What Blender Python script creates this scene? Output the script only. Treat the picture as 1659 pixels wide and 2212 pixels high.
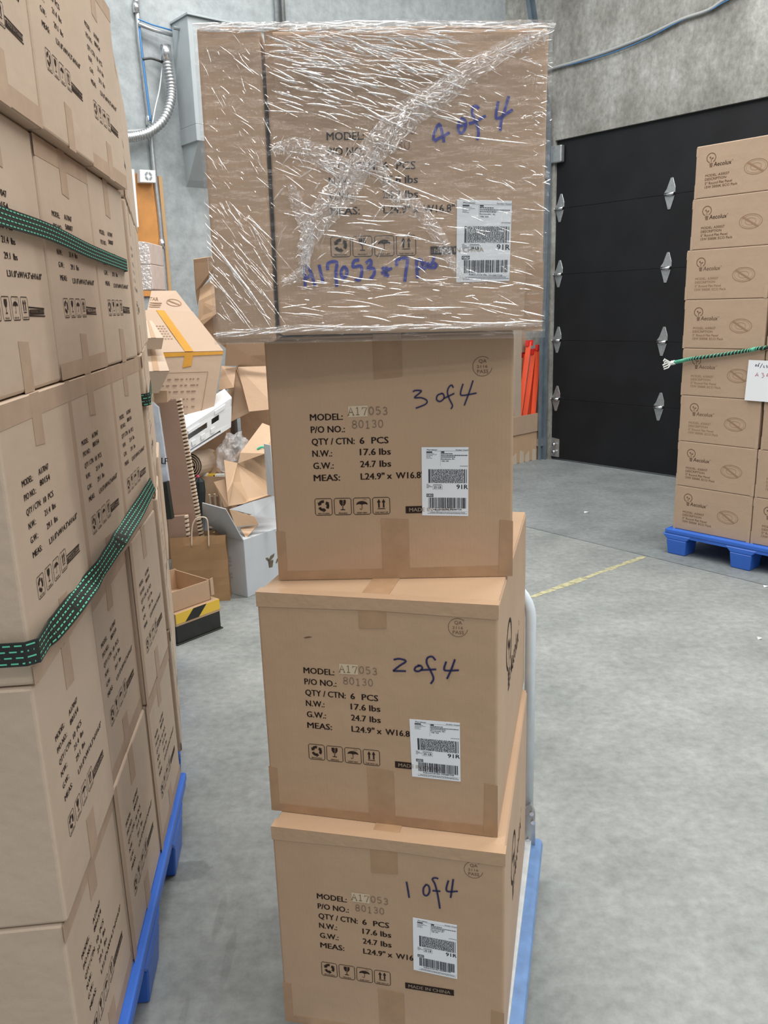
import bpy, bmesh, math, random
from mathutils import Vector, Matrix, noise
random.seed(7)
for o in list(bpy.data.objects): bpy.data.objects.remove(o, do_unlink=True)
S = bpy.context.scene
COL = S.collection

# ------------------------------------------------------------------ camera
CX, CY, FPX = 829.5, 1106.0, 1774.6
PITCH, ROLL, CAMZ = math.radians(14.232), math.radians(-1.819), 1.4835
_u = Vector((0, math.sin(PITCH), math.cos(PITCH))); _x = Vector((1, 0, 0))
FWD = Vector((0, math.cos(PITCH), -math.sin(PITCH)))
RT = _x * math.cos(ROLL) + _u * math.sin(ROLL)
UP = -_x * math.sin(ROLL) + _u * math.cos(ROLL)
CAM = Vector((0, 0, CAMZ))
cd = bpy.data.cameras.new('camera'); cam = bpy.data.objects.new('camera', cd); COL.objects.link(cam)
cd.sensor_fit = 'VERTICAL'; cd.sensor_height = 24.0; cd.lens = FPX / 2212.0 * 24.0; cd.clip_start = 0.02
m = Matrix((RT, UP, -FWD)).transposed().to_4x4(); m.translation = CAM; cam.matrix_world = m
S.camera = cam

# ------------------------------------------------------------------ world, lamps, exposure
w = bpy.data.worlds.new('world'); S.world = w; w.use_nodes = True
w.node_tree.nodes['Background'].inputs[0].default_value = (0.93, 0.97, 1.0, 1)
w.node_tree.nodes['Background'].inputs[1].default_value = 0.46
def area(name, loc, tgt, sx, sy, power, col=(1, .97, .93)):
    l = bpy.data.lights.new(name, 'AREA'); l.shape = 'RECTANGLE'; l.size = sx; l.size_y = sy; l.energy = power; l.color = col
    o = bpy.data.objects.new(name, l); COL.objects.link(o); o.location = loc
    o.rotation_euler = (Vector(tgt) - Vector(loc)).to_track_quat('-Z', 'Y').to_euler(); return o
for x, y, l, p in ((1.7, 0.75, 7.5, 300), (1.7, -2.4, 7.5, 130), (1.5, 4.4, 7.5, 400)):      # rows of fluorescent fittings
    area('ceiling_lamp_row_offscreen', (x, y, 5.6), (x, y, 0), l, 0.35, p)
vs = S.view_settings
vs.view_transform = 'Standard'; vs.look = 'None'; vs.gamma = 1; vs.use_curve_mapping = False; vs.exposure = 0.0

# ------------------------------------------------------------------ pixel helpers (1659 x 2212 frame)
def ray(px, py): return FWD + RT * ((px - CX) / FPX) - UP * ((py - CY) / FPX)
def at_z(px, py, z=0.0):
    d = ray(px, py); return CAM + d * ((z - CAM.z) / d.z)
def at_y(px, py, y):
    d = ray(px, py); return CAM + d * (y / d.y)
def at_plane(px, py, p0, n):
    d = ray(px, py); return CAM + d * ((Vector(p0) - CAM).dot(n) / d.dot(n))
def facemap(x, y, yaw, z):
    d = Vector((math.cos(yaw), math.sin(yaw), 0)); n = Vector((d.y, -d.x, 0)); o = Vector((x, y, z))
    def g(px, py):
        q = at_plane(px, py, o, n) - o; return (q.dot(d), q.z)
    return g
def lerp(a, b, t): return a + (b - a) * t

# ------------------------------------------------------------------ materials
MATS = {}
def nodes(m):
    m.use_nodes = True; nt = m.node_tree; return nt, nt.nodes, nt.links, nt.nodes['Principled BSDF']
def simple(name, col, rough=.6, metal=0., spec=.5, noise_amt=0., noise_scale=20., bump=0., bscale=200.):
    if name in MATS: return MATS[name]
    m = bpy.data.materials.new(name); nt, N, L, b = nodes(m)
    b.inputs['Base Color'].default_value = (*col, 1); b.inputs['Roughness'].default_value = rough
    b.inputs['Metallic'].default_value = metal; b.inputs['Specular IOR Level'].default_value = spec
    tc = N.new('ShaderNodeTexCoord')
    if noise_amt:
        n = N.new('ShaderNodeTexNoise'); n.inputs['Scale'].default_value = noise_scale; n.inputs['Detail'].default_value = 5
        L.new(tc.outputs['Object'], n.inputs['Vector'])
        r = N.new('ShaderNodeValToRGB'); e = r.color_ramp.elements
        e[0].position = .3; e[1].position = .7
        e[0].color = (*[c * (1 - noise_amt) for c in col], 1); e[1].color = (*[min(1, c * (1 + noise_amt)) for c in col], 1)
        L.new(n.outputs['Fac'], r.inputs['Fac']); L.new(r.outputs['Color'], b.inputs['Base Color'])
    if bump:
        n2 = N.new('ShaderNodeTexNoise'); n2.inputs['Scale'].default_value = bscale; n2.inputs['Detail'].default_value = 3
        L.new(tc.outputs['Object'], n2.inputs['Vector'])
        bp = N.new('ShaderNodeBump'); bp.inputs['Strength'].default_value = bump; bp.inputs['Distance'].default_value = .002
        L.new(n2.outputs['Fac'], bp.inputs['Height']); L.new(bp.outputs['Normal'], b.inputs['Normal'])
    MATS[name] = m; return m
def kraft(name, col, var=.06):
    """corrugated board: fibre speckle, broad blotches and faint flute lines"""
    if name in MATS: return MATS[name]
    m = bpy.data.materials.new(name); nt, N, L, b = nodes(m)
    tc = N.new('ShaderNodeTexCoord')
    n1 = N.new('ShaderNodeTexNoise'); n1.inputs['Scale'].default_value = 5; n1.inputs['Detail'].default_value = 4
    n2 = N.new('ShaderNodeTexNoise'); n2.inputs['Scale'].default_value = 420; n2.inputs['Detail'].default_value = 2
    L.new(tc.outputs['Object'], n1.inputs['Vector']); L.new(tc.outputs['Object'], n2.inputs['Vector'])
    mx = N.new('ShaderNodeMix'); mx.data_type = 'FLOAT'; mx.inputs[0].default_value = .45
    L.new(n1.outputs['Fac'], mx.inputs[2]); L.new(n2.outputs['Fac'], mx.inputs[3])
    r = N.new('ShaderNodeValToRGB'); e = r.color_ramp.elements; e[0].position = .3; e[1].position = .7
    e[0].color = (*[c * (1 - var * 1.4) for c in col], 1); e[1].color = (*[c * (1 + var) for c in col], 1)
    L.new(mx.outputs[0], r.inputs['Fac']); L.new(r.outputs['Color'], b.inputs['Base Color'])
    wv = N.new('ShaderNodeTexWave'); wv.bands_direction = 'X'; wv.inputs['Scale'].default_value = 45
    L.new(tc.outputs['Object'], wv.inputs['Vector'])
    n3 = N.new('ShaderNodeTexNoise'); n3.inputs['Scale'].default_value = 14; n3.inputs['Detail'].default_value = 3
    L.new(tc.outputs['Object'], n3.inputs['Vector'])
    ad = N.new('ShaderNodeMath'); ad.operation = 'MULTIPLY_ADD'; ad.inputs[1].default_value = .02
    L.new(wv.outputs['Fac'], ad.inputs[0]); L.new(n3.outputs['Fac'], ad.inputs[2])
    bp = N.new('ShaderNodeBump'); bp.inputs['Strength'].default_value = .25; bp.inputs['Distance'].default_value = .01
    L.new(ad.outputs[0], bp.inputs['Height']); L.new(bp.outputs['Normal'], b.inputs['Normal'])
    b.inputs['Roughness'].default_value = .5; b.inputs['Specular IOR Level'].default_value = .45
    MATS[name] = m; return m
def film_mat(name, fac, white, rough, bscale=(9, 9, 9), bump=.9, dist=.01):
    if name in MATS: return MATS[name]
    m = bpy.data.materials.new(name); nt, N, L, b = nodes(m); out = N['Material Output']
    b.inputs['Base Color'].default_value = (.92, .92, .95, 1); b.inputs['Roughness'].default_value = rough
    b.inputs['Specular IOR Level'].default_value = 1.0; b.inputs['Alpha'].default_value = 1
    gl = N.new('ShaderNodeBsdfGlossy'); gl.inputs['Roughness'].default_value = rough; gl.inputs['Color'].default_value = (1, 1, 1, 1)
    df = N.new('ShaderNodeBsdfDiffuse'); df.inputs['Color'].default_value = (.95, .95, .97, 1)
    tr = N.new('ShaderNodeBsdfTransparent'); tr.inputs['Color'].default_value = (.985, .985, .985, 1)
    tc = N.new('ShaderNodeTexCoord'); mp = N.new('ShaderNodeMapping'); mp.inputs['Scale'].default_value = bscale
    mp.inputs['Rotation'].default_value = (0, math.radians(25), 0)
    n = N.new('ShaderNodeTexNoise'); n.inputs['Scale'].default_value = 6; n.inputs['Detail'].default_value = 6
    L.new(tc.outputs['Object'], mp.inputs['Vector']); L.new(mp.outputs['Vector'], n.inputs['Vector'])
    bp = N.new('ShaderNodeBump'); bp.inputs['Strength'].default_value = bump; bp.inputs['Distance'].default_value = dist
    L.new(n.outputs['Fac'], bp.inputs['Height']); L.new(bp.outputs['Normal'], gl.inputs['Normal'])
    m1 = N.new('ShaderNodeMixShader'); m1.inputs[0].default_value = white
    L.new(gl.outputs[0], m1.inputs[1]); L.new(df.outputs[0], m1.inputs[2])
    m2 = N.new('ShaderNodeMixShader'); m2.inputs[0].default_value = fac
    L.new(tr.outputs[0], m2.inputs[1]); L.new(m1.outputs[0], m2.inputs[2]); L.new(m2.outputs[0], out.inputs['Surface'])
    MATS[name] = m; return m
def concrete(name, c0, c1, c2, scale, streak=0., rough=.85, spots=None, spec=.3, grain=.5):
    m = bpy.data.materials.new(name); nt, N, L, b = nodes(m)
    tc = N.new('ShaderNodeTexCoord')
    mp = N.new('ShaderNodeMapping'); mp.inputs['Scale'].default_value = (1, 1, 1 - streak)
    L.new(tc.outputs['Object'], mp.inputs['Vector'])
    n1 = N.new('ShaderNodeTexNoise'); n1.inputs['Scale'].default_value = scale; n1.inputs['Detail'].default_value = 8; n1.inputs['Roughness'].default_value = .62
    n2 = N.new('ShaderNodeTexNoise'); n2.inputs['Scale'].default_value = scale * 11; n2.inputs['Detail'].default_value = 8; n2.inputs['Roughness'].default_value = .68
    n3 = N.new('ShaderNodeTexVoronoi'); n3.inputs['Scale'].default_value = scale * 14
    for n in (n1, n2, n3): L.new(mp.outputs['Vector'], n.inputs['Vector'])
    r = N.new('ShaderNodeValToRGB'); e = r.color_ramp.elements
    e[0].position = .33; e[0].color = (*c0, 1); e[1].position = .68; e[1].color = (*c2, 1)
    k = e.new(.5); k.color = (*c1, 1)
    L.new(n1.outputs['Fac'], r.inputs['Fac'])
    mx = N.new('ShaderNodeMix'); mx.data_type = 'RGBA'; mx.blend_type = 'OVERLAY'; mx.inputs[0].default_value = grain
    L.new(r.outputs['Color'], mx.inputs[6]); L.new(n2.outputs['Fac'], mx.inputs[7])
    hs = N.new('ShaderNodeHueSaturation'); hs.inputs['Saturation'].default_value = 1.0
    L.new(mx.outputs[2], hs.inputs['Color'])
    last = hs.outputs['Color']
    for (cx, cy, rx, ry, dark) in (spots or ()):
        m2 = N.new('ShaderNodeMapping'); m2.vector_type = 'TEXTURE'
        m2.inputs['Location'].default_value = (cx, cy, 0); m2.inputs['Scale'].default_value = (rx, ry, 1)
        L.new(tc.outputs['Object'], m2.inputs['Vector'])
        ln = N.new('ShaderNodeVectorMath'); ln.operation = 'LENGTH'; L.new(m2.outputs['Vector'], ln.inputs[0])
        an = N.new('ShaderNodeMath'); an.operation = 'MULTIPLY_ADD'; an.inputs[1].default_value = .5
        L.new(n2.outputs['Fac'], an.inputs[0]); L.new(ln.outputs['Value'], an.inputs[2])
        mr = N.new('ShaderNodeMapRange'); mr.inputs[1].default_value = 1.1; mr.inputs[2].default_value = 1.3
        mr.inputs[3].default_value = dark; mr.inputs[4].default_value = 1
        L.new(an.outputs[0], mr.inputs[0])
        mm = N.new('ShaderNodeMix'); mm.data_type = 'RGBA'; mm.blend_type = 'MULTIPLY'; mm.inputs[0].default_value = 1
        cb = N.new('ShaderNodeCombineColor')
        for i in range(3): L.new(mr.outputs[0], cb.inputs[i])
        L.new(last, mm.inputs[6]); L.new(cb.outputs[0], mm.inputs[7]); last = mm.outputs[2]
    L.new(last, b.inputs['Base Color'])
    bp = N.new('ShaderNodeBump'); bp.inputs['Strength'].default_value = .25; bp.inputs['Distance'].default_value = .01
    L.new(n2.outputs['Fac'], bp.inputs['Height']); L.new(bp.outputs['Normal'], b.inputs['Normal'])
    b.inputs['Roughness'].default_value = rough; b.inputs['Specular IOR Level'].default_value = spec
    MATS[name] = m; return m

K_MAIN = kraft('kraft_board', (.475, .32, .205))
K_LEFT = kraft('kraft_board_pale', (.53, .415, .315))
K_RIGHT = kraft('kraft_board_fine', (.43, .31, .22), .04)
K_DARK = kraft('kraft_board_brown', (.36, .22, .13))
K_CREAM = kraft('kraft_board_cream', (.43, .345, .27))
K_IN = kraft('kraft_board_inner', (.52, .35, .22))
TAPE = simple('packing_tape', (.40, .25, .145), .3, spec=.5, noise_amt=.1, noise_scale=25, bump=.25, bscale=60)
TAPE_OR = simple('amber_tape', (.52, .25, .03), .25, noise_amt=.1, noise_scale=15)
TAPE_OLD = simple('kraft_paper_tape', (.43, .31, .22), .6, noise_amt=.08, noise_scale=18)
INK = simple('black_print', (.035, .022, .018), .7, spec=.1)
INK_F = simple('faded_print', (.17, .10, .07), .8, spec=.1)
INK_S = simple('stamp_ink', (.23, .155, .115), .8, spec=.1)
INK_R = simple('brown_print', (.16, .095, .06), .8, spec=.1)
INK_RF = simple('pale_brown_print', (.30, .19, .12), .8, spec=.1)
MARK_N = simple('navy_marker', (.012, .013, .075), .45)
MARK_B = simple('blue_marker', (.02, .03, .30), .4)
MARK_R = simple('red_marker', (.45, .06, .12), .6)
WHITE_P = simple('white_paper', (.80, .83, .87), .55)
LABEL_INK = simple('label_ink', (.02, .022, .035), .6, spec=.1)
STICKER = simple('cream_sticker', (.60, .49, .34), .6)
BLUE_PL = simple('blue_plastic', (.035, .14, .58), .38, noise_amt=.08, noise_scale=6)
BLUE_ST = simple('blue_enamel', (.13, .24, .46), .35, noise_amt=.15, noise_scale=30)
WHITE_ST = simple('white_enamel', (.72, .80, .86), .3, noise_amt=.05, noise_scale=30)
GALV = simple('galvanised_steel', (.50, .52, .53), .38, metal=.85, noise_amt=.12, noise_scale=40)
STEEL_G = simple('grey_blue_steel', (.17, .22, .26), .5, metal=.4, noise_amt=.15, noise_scale=12)
CHROME = simple('bright_steel', (.75, .76, .78), .22, metal=1)
RUBBER = simple('black_rubber', (.02, .02, .02), .7)
BLACK_D = simple('black_door_paint', (.0075, .008, .010), .55, spec=.35, noise_amt=.35, noise_scale=3, bump=.1, bscale=300)
GREY_EN = simple('grey_enamel', (.40, .45, .47), .5, noise_amt=.05, noise_scale=10)
GREY_DK = simple('grey_enamel_dull', (.25, .28, .29), .55, noise_amt=.05, noise_scale=10)
PLY = simple('orange_plywood', (.55, .25, .07), .55, noise_amt=.14, noise_scale=9)
ORANGE = simple('orange_paint', (.80, .085, .025), .45, noise_amt=.08, noise_scale=8)
STRAP_K = simple('black_webbing', (.012, .016, .014), .6, bump=.3, bscale=500)
STRAP_G = simple('green_thread', (.12, .55, .36), .45)
STRAP_W = simple('white_thread', (.75, .78, .75), .5)
CABLE_B = simple('blue_cable', (.06, .22, .50), .4)
CABLE_W = simple('white_plastic', (.78, .80, .82), .4)
CABLE_K = simple('dark_cable', (.05, .05, .05), .5)
BLACK_B = simple('black_board', (.018, .020, .017), .5, noise_amt=.25, noise_scale=12)
YELLOW = simple('yellow_tape', (.72, .48, .05), .4)
LINE_Y = simple('worn_yellow_paint', (.40, .385, .235), .75, noise_amt=.3, noise_scale=40)
FOAM = simple('white_foam', (.86, .88, .90), .5)
GREY_CARD = simple('white_card', (.36, .38, .40), .6)
WHITE_CARD = simple('white_carton', (.50, .53, .56), .6, noise_amt=.03, noise_scale=8)
SLOT_K = simple('dark_slot', (.03, .035, .04), .5)
SLOT_G = simple('grey_lining', (.28, .31, .34), .45)
PAPERBAG = simple('kraft_paper', (.36, .215, .105), .65, noise_amt=.12, noise_scale=7, bump=.5, bscale=14)
CREAM_E = simple('flute_edge', (.72, .60, .46), .7)
FILM = film_mat('stretch_film', .10, .25, .09, (3, 3, 9), .6, .02)
FILM_B = film_mat('bunched_film', .24, .18, .12, (30, 30, 60), 1.0, .01)
FILM_R = film_mat('film_crease', .72, .22, .16, (40, 40, 40), .5, .004)
FILM_T = film_mat('thin_plastic', .32, .45, .16, (8, 8, 8), .9, .03)

# ------------------------------------------------------------------ mesh helpers
def link(name, me, mat, parent=None, loc=None, kind=None):
    o = bpy.data.objects.new(name, me); COL.objects.link(o)
    if mat and not me.materials: me.materials.append(mat)
    if parent: o.parent = parent
    if loc is not None: o.location = loc
    if kind: o['kind'] = kind
    return o
def tag(o, label, cat, group=None):
    o['label'] = label; o['category'] = cat
    if group: o['group'] = group
    return o
def root(name, label, cat, loc=(0, 0, 0), yaw=0., group=None, rot=None):
    o = bpy.data.objects.new(name, None); COL.objects.link(o); o.empty_display_size = .05
    o.location = loc; o.rotation_euler = rot if rot else (0, 0, yaw)
    return tag(o, label, cat, group)
class MB:
    def __init__(s): s.v = []; s.f = []
    def add(s, vs, fs):
        k = len(s.v); s.v += [tuple(v) for v in vs]; s.f += [tuple(i + k for i in f) for f in fs]; return s
    def box(s, a, b):
        (x0, y0, z0), (x1, y1, z1) = a, b
        return s.add([(x0,y0,z0),(x1,y0,z0),(x1,y1,z0),(x0,y1,z0),(x0,y0,z1),(x1,y0,z1),(x1,y1,z1),(x0,y1,z1)],
              [(0,3,2,1),(4,5,6,7),(0,1,5,4),(1,2,6,5),(2,3,7,6),(3,0,4,7)])
    def hexa(s, p):   # p: bottom 4 ccw, top 4 ccw
        return s.add(p, [(0,3,2,1),(4,5,6,7),(0,1,5,4),(1,2,6,5),(2,3,7,6),(3,0,4,7)])
    def prism(s, poly, off):  # polygon of 3D points extruded by vector
        n = len(poly); off = Vector(off); q = [Vector(p) for p in poly]
        fs = [tuple(range(n)), tuple(range(2*n-1, n-1, -1))] + [(i, n+i, n+(i+1) % n, (i+1) % n) for i in range(n)]
        return s.add(q + [p + off for p in q], fs)
    def tube(s, pts, r, seg=8, radii=None):
        pts = [Vector(p) for p in pts]; k = len(s.v); n = len(pts); ref = None
        for i, p in enumerate(pts):
            t = (pts[min(i+1, n-1)] - pts[max(i-1, 0)]).normalized()
            if ref is None: ref = Vector((0, 0, 1)) if abs(t.z) < .9 else Vector((1, 0, 0))
            a = (ref - t * ref.dot(t)).normalized(); ref = a; b = t.cross(a); rr = radii[i] if radii else r
            for j in range(seg):
                th = 2 * math.pi * j / seg; s.v.append(tuple(p + a * (rr*math.cos(th)) + b * (rr*math.sin(th))))
        for i in range(n-1):
            for j in range(seg):
                s.f.append((k+i*seg+j, k+i*seg+(j+1) % seg, k+(i+1)*seg+(j+1) % seg, k+(i+1)*seg+j))
        s.f.append(tuple(k+j for j in range(seg-1, -1, -1))); s.f.append(tuple(k+(n-1)*seg+j for j in range(seg)))
        return s
    def ribbon2(s, pts, w, y=0.):   # flat stroke in the (u,v) face plane, mapped to (u, y, v)
        pts = [Vector((p[0], p[1])) for p in pts]; n = len(pts); L = []; R = []
        for i, p in enumerate(pts):
            t = pts[min(i+1, n-1)] - pts[max(i-1, 0)]
            if t.length < 1e-9: t = Vector((1, 0))
            t.normalize(); q = Vector((-t.y, t.x)); ww = (w[i] if isinstance(w, (list, tuple)) else w) / 2
            L.append(p + q*ww); R.append(p - q*ww)
        k = len(s.v)
        for a, b in zip(L, R): s.v.append((a.x, y, a.y)); s.v.append((b.x, y, b.y))
        for i in range(n-1): s.f.append((k+2*i, k+2*i+1, k+2*i+3, k+2*i+2))
        return s
    def poly2(s, pts, y=0.):
        return s.add([(p[0], y, p[1]) for p in pts], [tuple(range(len(pts)))])
    def rect2(s, u0, v0, u1, v1, y=0.): return s.poly2([(u0, v0), (u1, v0), (u1, v1), (u0, v1)], y)
    def mesh(s, name, smooth=False, bevel=0, bseg=2):
        me = bpy.data.meshes.new(name); me.from_pydata(s.v, [], s.f); me.update()
        bm = bmesh.new(); bm.from_mesh(me)
        if bevel:
            bmesh.ops.bevel(bm, geom=list(bm.edges), offset=bevel, segments=bseg, profile=.5, affect='EDGES', clamp_overlap=True)
        bmesh.ops.recalc_face_normals(bm, faces=bm.faces); bm.to_mesh(me); bm.free()
        if smooth:
            for p in me.polygons: p.use_smooth = True
        return me
    def obj(s, name, mat, parent=None, smooth=False, bevel=0, bseg=2, kind=None, loc=None):
        return link(name, s.mesh(name, smooth, bevel, bseg), mat, parent, loc, kind)
def spline(pts, n=6):
    """Catmull-Rom through points of any dimension"""
    P = [Vector(p) for p in pts]; out = []
    for i in range(len(P)-1):
        a, b, c, d = P[max(i-1, 0)], P[i], P[i+1], P[min(i+2, len(P)-1)]
        for k in range(n):
            t = k / n; out.append(.5*((2*b)+(c-a)*t+(2*a-5*b+4*c-d)*t*t+(3*b-a-3*c+d)*t**3))
    out.append(P[-1]); return out
def rect_at(p0, p1, h, up=(0, 0, 1)): pass
def panel(name, pts, t, mat, parent=None, bevel=0):
    """a sheet of board: polygon of world points with real thickness, growing away from the camera"""
    P = [Vector(p) for p in pts]; n = Vector((0, 0, 0))
    for i in range(len(P)): n += P[i].cross(P[(i+1) % len(P)])
    n.normalize(); c = sum(P, Vector()) / len(P)
    if n.dot(c - CAM) < 0: n = -n
    return MB().prism(P, n * t).obj(name, mat, parent)

# lettering: built-in font turned into mesh, fitted to a measured width / cap height
_tc = {}
def glyphs(s):
    key = s
    if key in _tc: return _tc[key]
    c = bpy.data.curves.new('lettering', 'FONT'); c.body = s; c.size = 1; c.resolution_u = 2
    o = bpy.data.objects.new('lettering', c); COL.objects.link(o)
    dg = bpy.context.evaluated_depsgraph_get(); me = bpy.data.meshes.new_from_object(o.evaluated_get(dg))
    v = [(q.co.x, q.co.y) for q in me.vertices]; f = [tuple(p.vertices) for p in me.polygons]
    bpy.data.objects.remove(o); bpy.data.curves.remove(c); bpy.data.meshes.remove(me)
    _tc[key] = (v, f); return v, f
_cap = None
def text(mb, s, u, v, cap, width=None, y=0., bold=.012, slant=0.):
    """left baseline at (u,v); cap height; optional total width"""
    global _cap
    if _cap is None: _cap = max(p[1] for p in glyphs('H')[0])
    V, F = glyphs(s)
    if not V: return
    x0 = min(p[0] for p in V); x1 = max(p[0] for p in V); k = cap / _cap
    kx = k if width is None else width / (x1 - x0)
    for sh_ in ((-1, 1) if bold > .003 else (0,)):
        b_ = sh_*min(.03, bold*1.6)
        mb.add([(u + (p[0]-x0+b_)*kx + slant*p[1]*k, y, v + p[1]*k) for p in V], F)
def ring(mb, cu, cv, ru, rv, w, y=0., a0=0., a1=2*math.pi, n=28):
    mb.ribbon2([(cu + ru*math.cos(lerp(a0, a1, i/n)), cv + rv*math.sin(lerp(a0, a1, i/n))) for i in range(n+1)], w, y)
STAMP = {'A': [[(0,0),(.3,1),(.6,0)],[(.12,.38),(.48,.38)],[(-.08,0),(.12,0)],[(.48,0),(.68,0)]],
 '1': [[(.12,.82),(.3,1),(.3,0)],[(.1,0),(.5,0)]], '7': [[(.05,.78),(.05,1),(.55,1),(.25,0)]],
 '0': [[(.3+.25*math.cos(t*math.pi/6), .5+.5*math.sin(t*math.pi/6)) for t in range(13)]],
 '5': [[(.5,1),(.12,1),(.1,.55),(.3,.62),(.52,.45),(.52,.2),(.3,0),(.08,.12)]],
 '3': [[(.1,.85),(.3,1),(.5,.85),(.48,.62),(.25,.53),(.5,.42),(.52,.15),(.3,0),(.08,.14)]],
 '8': [[(.3+.22*math.cos(t*math.pi/6), .76+.24*math.sin(t*math.pi/6)) for t in range(13)],[(.3+.26*math.cos(t*math.pi/6), .26+.26*math.sin(t*math.pi/6)) for t in range(13)]]}
def stamp(mb, s, u, v, h, width, y=0.):
    step = width / len(s); cw = step * .78
    for i, ch in enumerate(s):
        for st in STAMP[ch]:
            mb.ribbon2([(u + i*step + p[0]/.6*cw, v + p[1]*h + .0006*math.sin(i*2.3)) for p in st], h*.11, y)

def icon_set(mb, u0, v0, size, step, y):
    for k in range(4):
        u = u0 + k*step; c = u + size/2; s = size; v = v0
        r = s*.08
        fr = [(u+r, v), (u+s-r, v), (u+s, v+r), (u+s, v+s-r), (u+s-r, v+s), (u+r, v+s), (u, v+s-r), (u, v+r), (u+r, v), (u+s-r, v)]
        mb.ribbon2(fr, s*.035, y)
        vc = v + s*.57
        if k == 0:
            for j in range(3):
                a = math.pi/2 + j*2*math.pi/3
                pts = [(c + s*.26*math.cos(a+t), vc + s*.26*math.sin(a+t)) for t in (-.15, .15, .45, .75, 1.0)]
                mb.ribbon2(pts, s*.16, y)
                t = 1.0; q = a + t; pc = (c + s*.26*math.cos(q), vc + s*.26*math.sin(q))
                rd = (math.cos(q), math.sin(q)); tg = (-rd[1], rd[0])
                mb.poly2([(pc[0]+rd[0]*s*.14, pc[1]+rd[1]*s*.14), (pc[0]+tg[0]*s*.16, pc[1]+tg[1]*s*.16), (pc[0]-rd[0]*s*.14, pc[1]-rd[1]*s*.14)], y)
        elif k == 1:
            mb.poly2([(c-s*.18, vc+s*.33), (c-s*.02, vc+s*.33), (c+s*.03, vc+s*.22), (c-s*.03, vc+s*.16), (c+s*.02, vc+s*.10), (c-s*.02, vc), (c-s*.02, vc-s*.05), (c-s*.12, vc+s*.02), (c-s*.19, vc+s*.15)], y)
            mb.poly2([(c+s*.03, vc+s*.33), (c+s*.18, vc+s*.33), (c+s*.19, vc+s*.15), (c+s*.12, vc+s*.02), (c+s*.02, vc-s*.05), (c+s*.02, vc+s*.04), (c+s*.06, vc+s*.10), (c+s*.01, vc+s*.16), (c+s*.07, vc+s*.22)], y)
            mb.rect2(c-s*.022, vc-s*.26, c+s*.022, vc-s*.04, y); mb.rect2(c-s*.13, vc-s*.29, c+s*.13, vc-s*.24, y)
        elif k == 2:
            n = 8; arc = [(c + s*.34*math.cos(math.pi*i/n), vc + s*.02 + s*.22*math.sin(math.pi*i/n)) for i in range(n+1)]
            mb.poly2(arc + [(c-s*.17, vc+s*.06), (c, vc+s*.02), (c+s*.17, vc+s*.06)], y)
            mb.ribbon2([(c, vc+s*.05), (c, vc-s*.22), (c-s*.04, vc-s*.27), (c-s*.10, vc-s*.26), (c-s*.12, vc-s*.2)], s*.03, y)
            for j in range(5): mb.rect2(c+s*(.06+.05*j), vc+s*(.28+.03*(j % 2)), c+s*(.075+.05*j), vc+s*(.34+.03*(j % 2)), y)
        else:
            for q in (-.14, .14):
                mb.poly2([(c+s*q-s*.11, vc+s*.13), (c+s*q+s*.11, vc+s*.13), (c+s*q, vc+s*.34)], y)
                mb.rect2(c+s*q-s*.045, vc-s*.18, c+s*q+s*.045, vc+s*.14, y)
            mb.rect2(c-s*.22, vc-s*.27, c+s*.22, vc-s*.225, y)
        cap = ('RECYCLING', 'FRAGILE', 'KEEP DRY', 'THIS WAY UP')[k]; wd = (.66, .5, .6, .76)[k] * s
        text(mb, cap, c - wd/2, v + s*.06, s*.075, wd, y, .02)
def logo(mb, u, v, s, y, words=True):
    """bulb outline with two leaves, screw cap, and the name; s = bulb radius"""
    ring(mb, u, v, s, s*.95, s*.16, y, math.radians(-60), math.radians(250), 20)
    mb.poly2([(u-s*.45, v+s*.2), (u-s*.15, v+s*.32), (u-s*.02, v), (u-s*.35, v-s*.05)], y)
    mb.poly2([(u+s*.55, v+s*.05), (u+s*.2, v+s*.02), (u+s*.05, v-s*.3), (u+s*.4, v-s*.25)], y)
    mb.ribbon2([(u-s*.1, v), (u+.0*s, v-s*.4), (u+s*.02, v-s*.9)], s*.1, y)
    for j in range(4): mb.rect2(u-s*.35+s*.03*j, v-s*(1.2+.22*j), u+s*.4-s*.03*j, v-s*(1.06+.22*j), y)
    if words:
        text(mb, 'Aecolux', u+s*.6, v-s*1.78, s*.85, s*3.9, y, .004, .12)
        ring(mb, u+s*4.75, v-s*1.02, s*.09, s*.09, s*.04, y, n=8)

# ------------------------------------------------------------------ carton print sheets (u, -eps, v)
EPS = -.0006
def print_main(mb, faded, icons, y=EPS):
    c = .0113
    for s, u, v, wd in (('MODEL:', .0729, .2943, .0571), ('P/O NO.:', .0733, .2726, .0595), ('QTY / CTN:', .0737, .2511, .0755), ('6', .1584, .2511, .0078), ('PCS', .1792, .2511, .0295),
            ('N.W.:', .0738, .2300, .0345), ('17.6', .1580, .2308, .0275), ('lbs', .1922, .2308, .0198), ('G.W.:', .0742, .2080, .036), ('24.7', .1578, .2092, .0275), ('lbs', .1922, .2092, .0198),
            ('MEAS:', .0740, .1860, .0464), ('L24.9"', .1578, .1868, .042), ('x', .2045, .1872, .0085), ('W16.8"', .2205, .1872, .049), ('x H', .2745, .1872, .021)):
        text(mb, s, u, v, c, wd, y, .016)
    icon_set(icons, .0735, .1230, .0305, .0346, y)
    stamp(faded, 'A17053', .1401, .3020, .0132, .0715, y*1.6); stamp(faded, '80130', .1458, .2790, .0132, .0572, y)
def made_in(parent, u0, v0, u1, v1, name='origin_mark'):
    mb = MB().rect2(u0, v0, u1, v1, EPS); o = mb.obj(name, INK, parent)
    t = MB(); h = v1 - v0; text(t, 'MADE IN CHINA', u0 + (u1-u0)*.07, v0 + h*.24, h*.52, (u1-u0)*.86, EPS*1.8, .004); t.obj('origin_lettering', K_LEFT, o)

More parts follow.
